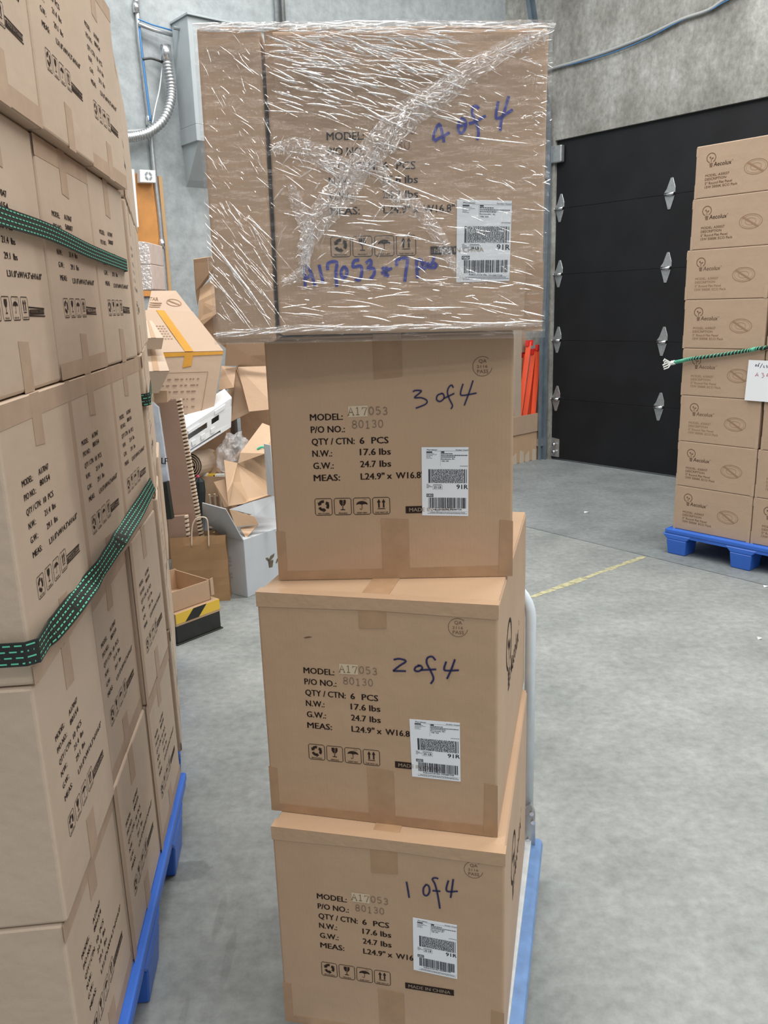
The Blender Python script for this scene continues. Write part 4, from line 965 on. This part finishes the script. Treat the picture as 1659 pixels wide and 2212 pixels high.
# ------------------------------------------------------------------ junk heap of packaging
z4 = lambda a, b, y: at_y(270 + a/4.74, 560 + b/4.74, y)
z5 = lambda a, b, y: at_y(270 + a/4.254, 900 + b/4.254, y)
z3 = lambda a, b, y: at_y(400 + a/3.95, 400 + b/3.95, y)
z7 = lambda a, b, y: at_y(240 + a/4.806, 640 + b/4.806, y)
def plain_carton(label, loc, yaw, w_, d_, h_, mat=K_DARK, rot=None):
    r = root('packing_carton', label, 'carton', loc, yaw, None, rot)
    MB().box((0, 0, 0), (w_, d_, h_)).obj('body', mat, r, bevel=.004)
    MB().prism([(w_/2-.03, -.0007, h_-.06), (w_/2+.03, -.0007, h_-.06), (w_/2+.03, -.0007, h_), (w_/2-.03, -.0007, h_)], (0, .0004, 0)).prism([(w_/2-.03, 0, h_), (w_/2+.03, 0, h_), (w_/2+.03, d_, h_), (w_/2-.03, d_, h_)], (0, 0, .0006)).obj('tape_strip', TAPE, r)
    return r
plain_carton('large brown carton at the back of the junk heap, carrying the amber-taped carton', (-1.66, 4.82, 0), .05, .74, .55, .93)
plain_carton('brown filler carton added behind the flapped carton at the back of the heap', (-.86, 5.02, 0), .05, .75, .45, 1.27)  # unseen dark filler, added so gaps between the flaps stay dark
plain_carton('brown carton standing on the floor below the plywood board', (-2.14, 4.6, 0), .02, .42, .5, 1.58)

# A: tilted carton closed with amber tape, back flap standing up
FR, FL = at_y(483, 759, 4.50), at_y(331, 763, 4.44); BR, BL = at_y(416, 674, 4.80), at_y(272, 670, 4.74)
ca = root('taped_carton', 'tilted pale carton closed with a stripe of amber tape', 'carton', FL); o = Vector(ca.location)
nrm = (FR-FL).cross(BR-FR).normalized(); nrm = nrm if nrm.z > 0 else -nrm
dn = (at_y(468, 850, 4.44) - FR).normalized()*.42
MB().hexa([FL+dn-o, FR+dn-o, BR+dn-o, BL+dn-o, FL-o, FR-o, BR-o, BL-o]).obj('body', K_RIGHT, ca, bevel=.004)
MB().hexa([(FL-o), (FR-o), (BR-o), (BL-o)] + [p - o + nrm*.004 for p in (FL, FR, BR, BL)]).obj('top_panel', K_RIGHT, ca)
def onA(a, b, h=.0055): return FL.lerp(FR, a).lerp(BL.lerp(BR, a), b) + nrm*h - o
fn = (FR-FL).cross(dn).normalized(); fn = fn if fn.y < 0 else -fn
def onAf(a, b, h=.002): return FL.lerp(FR, a) + dn*b + fn*h - o
MB().prism([onA(.45, 0), onA(.57, 0), onA(.57, 1), onA(.45, 1)], nrm*.0008).prism([onAf(.45, 0), onAf(.57, 0), onAf(.57, .18), onAf(.45, .2)], fn*.0008).obj('amber_tape', TAPE_OR, ca)
MB().prism([onAf(0, .0), onAf(1, .0), onAf(1, .04), onAf(0, .06)], fn*.0006).obj('edge_tape', TAPE_OR, ca)
pr = MB()
def A_line(a0, a1, b, hh=.010, f=onAf, h=.003): pr.add([f(a0, b, h), f(a1, b, h), f(a1, b+hh, h), f(a0, b+hh, h)], [(0, 1, 2, 3)])
for a0, a1, b in ((.1, .82, .26), (.1, .82, .90)): A_line(a0, a1, b, .006)
for b in (.34, .42, .50, .60, .70, .80):
    a = .12
    while a < .7: l = random.uniform(.02, .07); A_line(a, a+l, b, .016); a += l + random.uniform(.012, .05)
for a in (.1, .82): pr.add([onAf(a, .26, .003), onAf(a+.006, .26, .003), onAf(a+.006, .9, .003), onAf(a, .9, .003)], [(0, 1, 2, 3)])
pr.obj('printed_table', INK_S, ca); pr = MB()
for b in (.30, .36, .42, .48, .54, .6):
    a = .2
    while a < .38: l = .03; pr.add([onA(a, b), onA(a+l, b), onA(a+l, b+.012), onA(a, b+.012)], [(0, 1, 2, 3)]); a += l + .014

pr.obj('top_print', INK_S, ca)
fl_ = [at_y(318, 670, 4.77), at_y(416, 674, 4.80), at_y(380, 628, 4.92), at_y(327, 628, 4.88)]
ff = panel('raised_flap', [p - o for p in fl_], .005, K_RIGHT, ca)
pf = MB(); fnn = (fl_[1]-fl_[0]).cross(fl_[3]-fl_[0]).normalized(); fnn = fnn if fnn.y < 0 else -fnn
def onF(a, b): return fl_[0].lerp(fl_[1], a).lerp(fl_[3].lerp(fl_[2], a), b) - o + fnn*.001
tt = MB(); text(tt, 'TAR', 0, 0, .16, .26, 0, .01); pf.add([onF(.0 + a, .5 + c) for a, b, c in tt.v], tt.f)
rr_ = MB(); ring(rr_, .68, .42, .19, .17, .025); rr_.ribbon2([(.55, .52), (.82, .3)], .05); pf.add([onF(a, c) for a, b, c in rr_.v], rr_.f)
for b in (.36, .26, .16): pf.add([onF(.02, b), onF(.24 + b*.3, b), onF(.24 + b*.3, b+.04), onF(.02, b+.04)], [(0, 1, 2, 3)])
pf.obj('flap_print', INK_RF, ff)

# C: open carton behind the wrapped carton
cc = root('open_carton', 'open kraft carton with brown flap beside the grey wall, behind the wrapped carton', 'carton', z3(200, 1290, 5.0)); o = Vector(cc.location)
Lc = lambda pts: [z3(a, b, y) - o for a, b, y in pts]
panel('outer_flap', Lc([(70, 630, 5.0), (330, 590, 5.0), (330, 740, 5.05), (235, 748, 5.05), (130, 882, 5.1), (105, 1025, 5.1), (88, 905, 5.05)]), .006, K_MAIN, cc)
panel('inner_panel', Lc([(128, 882, 5.06), (330, 720, 5.02), (330, 880, 4.98), (118, 985, 5.02)]), .006, K_IN, cc)
panel('inner_panel', Lc([(118, 985, 5.02), (330, 880, 4.98), (330, 1060, 4.92), (260, 1102, 4.94), (150, 1195, 4.98), (112, 1165, 5.0)]), .006, K_IN, cc)
panel('side_panel', Lc([(150, 1195, 5.0), (260, 1102, 4.98), (380, 1100, 5.1), (380, 1420, 5.15), (260, 1330, 5.05)]), .006, K_MAIN, cc)

# D: carton with hanging flaps
cd_ = root('open_carton', 'kraft carton with flaps hanging open under the wrapped carton', 'carton', z4(1150, 1660, 4.8)); o = Vector(cd_.location)
Ld = lambda pts: [z4(a, b, y) - o for a, b, y in pts]
panel('front_panel', Ld([(1040, 830, 4.72), (1560, 822, 4.72), (1560, 970, 4.74), (1270, 985, 4.74), (1160, 1087, 4.76), (1025, 1087, 4.76)]), .006, K_MAIN, cd_)
panel('inner_panel', Ld([(1160, 1085, 4.86), (1270, 970, 4.86), (1560, 960, 4.86), (1560, 1130, 4.88), (1150, 1120, 4.88)]), .006, K_MAIN, cd_)
panel('hanging_flap', Ld([(1152, 1102, 4.76), (1560, 1090, 4.78), (1560, 1530, 4.62), (1270, 1560, 4.62)]), .006, K_MAIN, cd_)
panel('hanging_flap', Ld([(988, 1090, 4.78), (1136, 1105, 4.76), (1112, 1312, 4.66), (958, 1342, 4.68)]), .006, K_MAIN, cd_)
panel('side_panel', Ld([(1138, 1110, 4.80), (1290, 1560, 4.74), (1085, 1662, 4.72), (1050, 1420, 4.80), (1080, 1200, 4.84)]), .006, K_MAIN, cd_)

# U: two slim cartons poking out beside the rear stack
for i, (tq, bq, nm) in enumerate((
      ([(352, 262), (425, 260), (546, 440), (350, 442)], 552, 'slim carton with scuffed pale top beside the rear stack, upper one'),
      ([(345, 545), (525, 543), (605, 780), (350, 788)], 1010, 'slim carton with glossy taped top under the other slim one'))):
    y0_, y1_ = (4.05, 4.25) if i == 0 else (3.95, 4.18)
    bl_, br_ = z7(*tq[3], y0_), z7(*tq[2], y0_); tl_, trr = z7(*tq[0], y1_), z7(*tq[1], y1_)
    r = root('slim_carton', nm, 'carton', bl_); o = Vector(r.location)
    dz = z7(tq[2][0]-20 if i == 0 else tq[2][0]-110, bq, y0_+.02) - br_
    MB().hexa([bl_+dz-o, br_+dz-o, trr+dz-o, tl_+dz-o, bl_-o, br_-o, trr-o, tl_-o]).obj('body', K_LEFT, r, bevel=.003)
    nn = (br_-bl_).cross(trr-br_).normalized(); nn = nn if nn.z > 0 else -nn
    MB().hexa([bl_-o, br_-o, trr-o, tl_-o] + [p-o+nn*.004 for p in (bl_, br_, trr, tl_)]).obj('top_panel', K_LEFT, r)
    q = lambda a, b: bl_.lerp(br_, a).lerp(tl_.lerp(trr, a), b) - o + nn*.005
    MB().prism([q(.35, 0), q(.6, 0), q(.6, 1), q(.35, 1)], nn*.0006).obj('tape_strip', simple('clear_brown_tape', (.40, .25, .15), .12), r)
tag(panel('cardboard_scrap', [z7(440, 985, 4.02), z7(580, 978, 4.02), z7(582, 1100, 4.02), z7(450, 1110, 4.02)], .03, K_MAIN), 'small kraft carton end below the slim cartons', 'cardboard')
# V: wrapped pale boxes on top, in front of the plywood
for i, (pts, nm) in enumerate((([(292, 520), (322, 524), (325, 570), (294, 570)], 'upper pale wrapped box in front of the plywood board'), ([(294, 571), (326, 571), (330, 625), (296, 627)], 'lower pale wrapped box in front of the plywood board'))):
    P = [at_y(a, b, 4.9) for a, b in pts]; r = root('wrapped_box', nm, 'box', P[3]); o = Vector(r.location)
    MB().prism([p - o for p in P], (0, .3, 0)).obj('body', simple('pink_white_card', (.66, .54, .48), .5, noise_amt=.08, noise_scale=20), r, bevel=.004)
    MB().prism([p - o + Vector((0, -.004, 0)) for p in P], (0, .002, 0)).obj('film', FILM_T, r)

# E: white moulded tray with slots, tilted on the heap
a, b, c_, d_ = z4(605, 1755, 4.22), z4(1095, 1430, 4.50), z4(590, 1610, 4.40), z4(1020, 1345, 4.66)
e_, f_ = z4(645, 2000, 4.24), z4(1085, 1720, 4.52)
et = root('foam_tray', 'white moulded tray with slotted grey side, tilted on the heap', 'tray', e_); o = Vector(et.location)
bk_ = (c_-a)*.9
def sheet(p, q, r_, t_, off, nm): MB().prism([v - o for v in (p, q, r_, t_)], off).obj(nm, FOAM, et)
sheet(e_+bk_, f_+bk_, d_, c_, -bk_*.05, 'back_wall'); sheet(e_, f_, f_+bk_, e_+bk_, (a-e_)*.05, 'tray_floor')
sheet(a, c_, e_+bk_, e_, (b-a)*.02, 'end_wall'); sheet(b, d_, f_+bk_, f_, (a-b)*.02, 'end_wall')
MB().hexa([a-o, b-o, d_-o, c_-o] + [p-o+Vector((0, 0, .012)) for p in (a, b, d_, c_)]).obj('top_cover', FOAM, et, bevel=.004)
fn = (b-a).cross(e_-a).normalized(); fn = fn if fn.y < 0 else -fn
def onE(s, t_, h=.003): return a.lerp(b, s).lerp(e_.lerp(f_, s), t_) - o + fn*h
def slot(s0, s1, t0, t1, mat, nm, h=.004): MB().prism([onE(s0, t0, h), onE(s1, t0, h), onE(s1, t1, h), onE(s0, t1, h)], -fn*.004).obj(nm, mat, et)
for s0, s1, t0, t1 in ((0, 1, 0, .25), (0, .02, .25, .46), (.46, .55, .25, .46), (.72, 1, .25, .46), (0, 1, .46, .86), (.75, 1, .86, 1)): slot(s0, s1, t0, t1, FOAM, 'side_rail', .0)
slot(.62, .84, .02, .16, FOAM, 'rim_tab', .006); slot(.06, .30, .10, .22, FOAM, 'rim_tab', .006)
for s in (.10, .30, .52): slot(s, s+.09, .58, .76, FOAM, 'tab', .006)

# F/G/H: upright corrugated dividers with toothed edges
def divider(label, tl, tr_, br, bl, mat, teeth, tw_=.022):
    P = [at_y(*p) for p in (tl, tr_, br, bl)]; r = root('corrugated_divider', label, 'cardboard', P[3]); o = Vector(r.location); Q = [p-o for p in P]
    n_ = (Q[1]-Q[0]).cross(Q[3]-Q[0]).normalized(); n_ = n_ if n_.y > 0 else -n_
    MB().prism(Q, n_*.04).obj('sheet', mat, r)
    tm = MB(); wv_ = (Q[1]-Q[0]).normalized()
    for i in range(teeth):
        p0 = Q[1].lerp(Q[2], (i+.1)/teeth); p1 = Q[1].lerp(Q[2], (i+.58)/teeth)
        tm.prism([p0 - wv_*.002, p0 + wv_*tw_, p1 + wv_*tw_, p1 - wv_*.002], n_*.03)
    tm.obj('toothed_edge', CREAM_E, r, kind='stuff')
    MB().prism([Q[1]+n_*.03, Q[1]+wv_*tw_*.8+n_*.03, Q[2]+wv_*tw_*.8+n_*.03, Q[2]+n_*.03], n_*.01).obj('core_board', mat, r)
    return r
divider('tall brown corrugated divider with toothed edge standing behind the paper bag', (333, 872, 4.16), (380, 862, 4.16), (447, 1262, 4.12), (386, 1262, 4.12), kraft('kraft_board_mauve', (.36, .235, .17)), 52)
divider('short brown corrugated divider with toothed edge inside the paper bag', (362, 1117, 4.09), (398, 1114, 4.09), (412, 1262, 4.07), (374, 1262, 4.07), kraft('kraft_board_mauve', (.36, .235, .17)), 16, .015)
divider('narrow white corrugated divider with toothed edge inside the paper bag', (444, 1106, 4.2), (452, 1106, 4.2), (450, 1262, 4.14), (440, 1262, 4.14), GREY_CARD, 16, .03)

# paper bag
bgR, bgL = at_z(498, 1297), at_z(378, 1306); bgL = Vector((bgL.x, bgR.y - .03, 0)); bv = bgR - bgL; by = Vector((-bv.y, bv.x, 0)).normalized()*.14
zt = at_y(494, 1157, bgR.y).z
bag = root('paper_bag', 'brown kraft paper bag with twisted string handle on the floor', 'bag', bgL); o = Vector(bag.location); mb = MB()
rows = []
for i in range(9):
    f = i/8; z = zt*f; pin = .0 + .25*f*f; ring_ = []
    for (s, t_) in ((0, 0), (.25, 0), (.5, 0), (.75, 0), (1, 0), (1, .5), (1, 1), (.75, 1), (.5, 1), (.25, 1), (0, 1), (0, .5)):
        jx = noise.noise(Vector((s*3, t_*3, f*4)))*.008*(1 if 0 < f else 0)
        tt_ = .5 + (t_-.5)*(1-pin); ss = s + (.03*math.sin(f*3) if t_ == .5 else 0)*(1 if s else -1)*-1
        ring_.append(bv*ss + by*tt_ + Vector((jx, jx, z)))
    rows.append(ring_)
vs_ = [p for r_ in rows for p in r_]; nr = 12
mb.add(vs_, [(i*nr+j, i*nr+(j+1) % nr, (i+1)*nr+(j+1) % nr, (i+1)*nr+j) for i in range(8) for j in range(nr)] + [tuple(range(nr-1, -1, -1))])
bo = mb.obj('bag_body', PAPERBAG, bag, smooth=False); 
hp = spline([at_y(414, 1180, bgR.y-.01) - o, at_y(415, 1140, bgR.y) - o, at_y(423, 1121, bgR.y) - o, at_y(437, 1117, bgR.y) - o, at_y(447, 1122, bgR.y) - o, at_y(450, 1145, bgR.y) - o, at_y(451, 1180, bgR.y-.01) - o], 5)
MB().tube(hp, .0035, 6).obj('handle', CREAM_E, bag, smooth=True)
for k, (px, h_) in enumerate(((458, 1150), (467, 1152), (476, 1149), (485, 1153))):
    p = at_y(px, h_, 4.2); tag(MB().prism([p + Vector((0, 0, .01)), p + Vector((.02, 0, .0)), p + Vector((.02, 0, -.2)), p + Vector((0, 0, -.2))], (0, .05, 0)).obj('cardboard_scrap', (K_CREAM, K_DARK)[k % 2]), 'folded cardboard scrap sticking out of the paper bag', 'cardboard', 'scraps in the paper bag')

# black hazard-striped box with an open tray on it
kb = at_z(478, 1357); fd = Vector((-.65, -.76, 0)).normalized(); bd_ = Vector((-.76, .65, 0)).normalized()
hz = root('striped_box', 'low black carton with yellow and black hazard stripe on its rim', 'box', kb)
bx = lambda a, b, z: fd*a + bd_*b + Vector((0, 0, z))
def obox(l, d, z0_, z1_, nm, mat, g=0., par=hz): return MB().hexa([bx(-g, -g, z0_), bx(l+g, -g, z0_), bx(l+g, d+g, z0_), bx(-g, d+g, z0_), bx(-g, -g, z1_), bx(l+g, -g, z1_), bx(l+g, d+g, z1_), bx(-g, d+g, z1_)]).obj(nm, mat, par, bevel=.003)
obox(.25, .30, .0, .006, 'base_lip', BLACK_B, .008); obox(.25, .30, .006, .088, 'body', BLACK_B); obox(.25, .30, .088, .150, 'rim', K_MAIN, .002)
MB().prism([bx(.0, -.003, .100), bx(.25, -.003, .100), bx(.25, -.003, .150), bx(0, -.003, .150)], bd_*.001).obj('yellow_band', YELLOW, hz)
for q in (.075,): MB().prism([bx(q, -.0042, .150), bx(q+.075, -.0042, .150), bx(q+.125, -.0042, .100), bx(q+.05, -.0042, .100)], bd_*.001).obj('black_stripe', BLACK_B, hz)
ot = root('open_tray', 'shallow open kraft tray resting on the hazard-striped box', 'tray', kb + Vector((0, 0, .150)) + fd*.03 + bd_*.02)
th = .005
def wall_(a0, b0, a1, b1, z0_, z1_, nm, mat): 
    t_ = bd_*th if a0 != a1 else fd*th
    MB().prism([bx(a0, b0, z0_), bx(a1, b1, z0_), bx(a1, b1, z1_), bx(a0, b0, z1_)], t_).obj(nm, mat, ot)
wall_(0, 0, .22, 0, 0, .098, 'front_wall', K_MAIN); wall_(0, .26, .22, .26, 0, .105, 'back_wall', K_MAIN); wall_(0, 0, 0, .265, 0, .10, 'end_wall', K_MAIN); wall_(.215, 0, .215, .265, 0, .10, 'end_wall', K_MAIN)
MB().prism([bx(0, 0, 0), bx(.22, 0, 0), bx(.22, .265, 0), bx(0, .265, 0)], (0, 0, th)).obj('tray_floor', K_MAIN, ot)
MB().prism([bx(-.002, -.002, .02), bx(-.03, .01, .015), bx(-.028, .01, .10), bx(-.002, -.002, .102)], bd_*.004).obj('corner_flap', K_MAIN, ot)

# white carton with sprout logo
n0 = at_z(535.6, 1291); l0 = at_z(499, 1271); t0 = at_y(528.6, 1165.6, n0.y); r0 = at_z(597, 1142, t0.z)
rd = (Vector((r0.x, r0.y, 0)) - Vector((t0.x, t0.y, 0))).normalized(); ld = Vector((-rd.y, rd.x, 0)); lw_ = .34; hh_ = t0.z
if rd.x < .5: rd = Vector((.93, .37, 0)).normalized(); ld = Vector((-rd.y, rd.x, 0))
wc = root('white_carton', 'white carton with sprouting bulb print standing on the floor', 'carton', n0)
ww = .42
MB().hexa([Vector(), rd*ww, rd*ww+ld*lw_, ld*lw_, Vector((0, 0, hh_)), rd*ww+Vector((0, 0, hh_)), rd*ww+ld*lw_+Vector((0, 0, hh_)), ld*lw_+Vector((0, 0, hh_))]).obj('body', WHITE_CARD, wc, bevel=.003)
fnw = -ld
def onW(u, v): return rd*u + Vector((0, 0, v)) + fnw*.0012
gw = facemap(n0.x, n0.y, math.atan2(rd.y, rd.x), 0)
lg = MB(); lf = MB()
Zw = lambda a, b: gw(270 + a/4.254, 900 + b/4.254)
lf.poly2([Zw(1290, 1298), Zw(1310, 1295), Zw(1328, 1312), Zw(1318, 1330), Zw(1300, 1318)]); lf.poly2([Zw(1318, 1318), Zw(1335, 1280), Zw(1373, 1255), Zw(1368, 1285), Zw(1345, 1312), Zw(1325, 1330)])
for j in range(4): lf.ribbon2([Zw(1318 + j*3, 1335 + j*15), Zw(1362 - j*2, 1325 + j*16)], .012 - .001*j)
lf.ribbon2([Zw(1318, 1312), Zw(1322, 1350), Zw(1328, 1385)], .008)
lf.ribbon2([Zw(1388, 1345), Zw(1402, 1305)], .01); lf.ribbon2([Zw(1402, 1305), Zw(1412, 1345)], .01)
lf.v = [tuple(onW(a_, c)) for a_, b_, c in lf.v]; lf.obj('sprout_print', simple('olive_print', (.13, .105, .07), .7), wc)
sp = MB()
for j, (v_, w__) in enumerate(((.20, .05), (.18, .06), (.16, .06), (.11, .09), (.09, .08))): sp.prism([ld*.10 + Vector((0, 0, v_)) - rd*.0012, ld*(.10+w__) + Vector((0, 0, v_)) - rd*.0012, ld*(.10+w__) + Vector((0, 0, v_+.01)) - rd*.0012, ld*.10 + Vector((0, 0, v_+.01)) - rd*.0012], -rd*.0004)
sp.obj('side_print', simple('pale_grey_print', (.42, .40, .40), .7), wc)
o = Vector(wc.location); tz = Vector((0, 0, hh_))
panel('side_flap', [tz + Vector((0, 0, 0)), tz + ld*.30, z5(715, 788, 4.16) - o, z5(930, 846, 4.02) - o], .005, WHITE_CARD, wc)
panel('inner_flap', [z5(1055, 1020, 4.2) - o, z5(1225, 988, 4.22) - o, z5(1112, 1116, 4.14) - o], .005, K_IN, wc)

# N: open kraft/white carton tipped over the white carton
nb = root('open_carton', 'open kraft carton with white outside, tipped onto the white carton', 'carton', z5(1100, 900, 4.3)); o = Vector(nb.location)
Ln = lambda pts: [z5(a_, b_, y_) - o for a_, b_, y_ in pts]
panel('inner_panel', Ln([(1030, 430, 4.36), (1310, 600, 4.50), (1320, 720, 4.34), (1085, 800, 4.22), (950, 822, 4.20), (990, 600, 4.26)]), .005, K_IN, nb)
panel('left_flap', Ln([(910, 398, 4.30), (1032, 425, 4.34), (990, 600, 4.25), (950, 824, 4.18), (938, 700, 4.2)]), .005, K_IN, nb)
panel('back_panel', Ln([(1030, 425, 4.40), (1290, 330, 4.56), (1320, 610, 4.54)]), .005, K_IN, nb)
panel('top_strip', Ln([(1060, 332, 4.36), (1290, 300, 4.44), (1290, 338, 4.42), (1042, 428, 4.34)]), .005, K_IN, nb)
panel('white_panel', Ln([(1275, 250, 4.26), (1332, 262, 4.24), (1380, 735, 4.22), (1308, 716, 4.26)]), .006, WHITE_CARD, nb)
panel('lower_panel', Ln([(960, 850, 4.19), (1170, 780, 4.22), (1400, 716, 4.27), (1420, 950, 4.24), (1200, 908, 4.20)]), .005, WHITE_CARD, nb)
panel('brown_flap', Ln([(958, 850, 4.18), (1190, 920, 4.16), (1228, 986, 4.15), (1018, 1012, 4.16)]), .005, K_IN, nb)
panel('cream_flap', Ln([(815, 600, 4.30), (916, 574, 4.30), (950, 824, 4.2), (912, 832, 4.22)]), .005, K_IN, nb)
panel('upright_flap', Ln([(1058, 332, 4.42), (1262, 58, 4.58), (1400, 110, 4.58), (1400, 330, 4.50), (1290, 305, 4.46)]), .006, K_IN, nb)
panel('inside_flap', Ln([(1000, 400, 4.50), (1062, 330, 4.50), (1062, 300, 4.52), (990, 380, 4.52)]), .006, K_IN, nb)

# S: carton of scraps behind the toothed dividers
sc = root('open_carton', 'kraft carton of scraps between the toothed dividers and tipped carton', 'carton', z5(800, 800, 4.6)); o = Vector(sc.location)
Ls = lambda pts: [z5(a_, b_, y_) - o for a_, b_, y_ in pts]
panel('front_panel', Ls([(680, 545, 4.46), (925, 552, 4.46), (960, 1100, 4.46), (720, 1100, 4.46)]), .006, K_MAIN, sc)
panel('side_flap', Ls([(755, 405, 4.56), (860, 265, 4.60), (900, 330, 4.58), (880, 520, 4.52), (845, 505, 4.52)]), .006, K_IN, sc)
panel('side_flap', Ls([(690, 540, 4.52), (752, 405, 4.56), (842, 505, 4.52), (800, 545, 4.5)]), .006, K_MAIN, sc)
panel('back_panel', Ls([(690, 520, 4.72), (1000, 480, 4.72), (1000, 800, 4.72), (690, 800, 4.72)]), .006, K_MAIN, sc)
for k in range(5):
    p = z5(775 + k*24, 715 + (k % 2)*20 - k*2, 4.36); q_ = z5(800 + k*22, 900, 4.38)
    tag(MB().tube([q_, p], .006, 6).obj('paper_stick', (CREAM_E, K_DARK)[k % 2]), 'thin rolled paper stick among the scraps behind the bag', 'stick', 'paper sticks in the heap')
for k, (a_, b_, mt) in enumerate(((740, 525, FOAM), (800, 535, YELLOW), (870, 535, STRAP_W))):
    p = z5(a_, b_, 4.48); tag(MB().box((-.014-.01*k, -.02, -.012), (.014+.008*k, .02, .006)).obj('plastic_clip', mt, bevel=.003, loc=p), ('white', 'yellow', 'pale')[k] + ' plastic scrap lying on the carton of scraps', 'scrap')

# rolled corrugated board
cen = z5(600, 455, 4.36); rl = MB(); vs_ = []; turns = 4.5; nn_ = 90
for i in range(nn_+1):
    a_ = i/nn_*turns*2*math.pi; r_ = .016 + .050*i/nn_
    x_, z_ = r_*math.cos(a_), r_*1.12*math.sin(a_)
    for th_ in (0, .0035):
        k_ = (r_+th_)/r_; vs_ += [(x_*k_, 0, z_*k_), (x_*k_ + .05, .28, z_*k_ - .03)]
fs_ = []
for i in range(nn_):
    b_ = 4*i; fs_ += [(b_, b_+1, b_+5, b_+4), (b_+2, b_+6, b_+7, b_+3), (b_, b_+4, b_+6, b_+2), (b_+1, b_+3, b_+7, b_+5)]
tag(rl.add(vs_, fs_).obj('cardboard_roll', K_LEFT, loc=cen), 'loose spiral roll of cardboard wedged behind the toothed divider', 'roll')
# furled umbrella, black
u0 = z5(678, 560, 4.34); u1 = z5(700, 1060, 4.30); ub = root('furled_umbrella', 'dark furled umbrella standing point down behind the paper bag', 'umbrella', u1); o = Vector(u1); mb = MB()
ax = u0 - o; vs_ = []; NS = 14
for i, (f, r_) in enumerate(((0, .004), (.1, .012), (.4, .026), (.75, .034), (.93, .03), (1, .012))):
    for j in range(NS):
        a_ = 2*math.pi*j/NS; rr = r_*(1 if j % 2 else .74); vs_.append(ax*f + Vector((rr*math.cos(a_), rr*math.sin(a_), 0)))
mb.add(vs_, [(i*NS+j, i*NS+(j+1) % NS, (i+1)*NS+(j+1) % NS, (i+1)*NS+j) for i in range(5) for j in range(NS)] + [tuple(range(NS-1, -1, -1)), tuple(5*NS+j for j in range(NS))]).obj('canopy', simple('dark_nylon', (.012, .018, .018), .6), ub)
MB().tube([ax*1.0, ax*1.04 + Vector((-.01, 0, 0))], .008, 8).obj('red_tip', simple('red_plastic', (.6, .05, .10), .4), ub)
# crumpled clear plastic
bm = bmesh.new(); bmesh.ops.create_icosphere(bm, subdivisions=4, radius=1)
for v in bm.verts:
    d = 1 + .35*noise.noise(v.co*2.1) + .18*noise.noise(v.co*5.3); v.co = Vector((v.co.x*.085*d, v.co.y*.07*d, v.co.z*.10*d + v.co.x*.03))
me = bpy.data.meshes.new('plastic_bag'); bm.to_mesh(me); bm.free()
tag(link('plastic_bag', me, FILM_T, None, z5(985, 330, 4.50)), 'crumpled clear plastic bag stuffed behind the tipped carton', 'plastic bag')
# plastic-wrapped slab against the rear stack
sl_ = root('wrapped_sheet', 'white plastic-wrapped sheet on edge between rear stack and tall divider', 'sheet', at_y(368, 1118, 3.95)); o = Vector(sl_.location)
panel('film_sleeve', [at_y(*q) - o for q in ((328, 868, 3.95), (341, 880, 3.95), (364, 1040, 3.92), (345, 1045, 3.92))], .03, simple('pale_blue_plastic', (.50, .56, .64), .2, noise_amt=.25, noise_scale=14, bump=.8, bscale=25), sl_)
panel('black_base', [at_y(*q) - o for q in ((345, 1042, 3.93), (365, 1038, 3.92), (377, 1118, 3.92), (352, 1120, 3.93))], .03, BLACK_B, sl_)
tx = MB(); text(tx, 'LF', 0, 0, .03, .035, 0, .02); p0 = at_y(349, 1002, 3.915) - o
tx.v = [(p0.x + a_*.8 + c*.1, p0.y, p0.z + c - a_*.1) for a_, b_, c in tx.v]; tx.obj('sleeve_lettering', INK, sl_)
# green strap end behind the tipped carton
p = z5(1215, 300, 4.44); tag(MB().tube(spline([p, p + Vector((.03, 0, .012)), p + Vector((.06, .01, -.004)), p + Vector((.10, .02, .004))], 4), .007, 6).obj('strap_end', STRAP_G), 'loose end of green strap lying on the tipped carton', 'strap')
# litter on the floor
for k, (px, py) in enumerate(((1637, 1382), (1650, 1269), (1262, 1108))):
    p = at_z(px, py, .0); l = .02 + .006*k
    tag(MB().prism([p + Vector((0, 0, .0)), p + Vector((l, .004, .004)), p + Vector((l*1.2, .018, .0)), p + Vector((.004, .016, .006))], (0, 0, .0015)).obj('floor_scrap', WHITE_P), 'tiny pale scrap of film lying on the concrete floor', 'scrap', 'scraps on the floor')

# ------------------------------------------------------------------ give turned things a frame that is turned with them
def reframe(o, yaw, p=None):
    """turn an object's own axes by yaw about its origin without moving what it holds"""
    M0 = Matrix.Rotation(-yaw, 4, 'Z')
    if o.type == 'MESH':
        if p is not None: o.data.transform(Matrix.Translation(-Vector(p))); o.location = Vector(o.location) + Vector(p)
        o.data.transform(M0)
    o.rotation_euler = (0, 0, o.rotation_euler.z + yaw)
    for ch in o.children:
        ch.data.transform(M0); ch.location = M0 @ Vector(ch.location)
        for g_ in ch.children: g_.data.transform(M0); g_.location = M0 @ Vector(g_.location)
reframe(wb, math.radians(40), KC); reframe(wr, AN, D0); reframe(tr, AN); reframe(door, AN); reframe(op, AN, D0)
reframe(eb, math.radians(40)); reframe(sd, math.radians(40)); reframe(cb, math.radians(40))
for o in list(bpy.data.objects):
    if o.parent is None:
        n_ = o.name.split('.')[0]
        if n_ in ('plywood_board', 'plywood_strip', 'white_strip', 'tall_board'): reframe(o, math.radians(40), o.data.vertices[0].co.copy())
        elif n_ in ('striped_box', 'open_tray'): reframe(o, math.atan2(fd.y, fd.x))
        elif n_ == 'white_carton': reframe(o, math.atan2(rd.y, rd.x))
        elif n_ == 'orange_bar': reframe(o, math.radians(40))
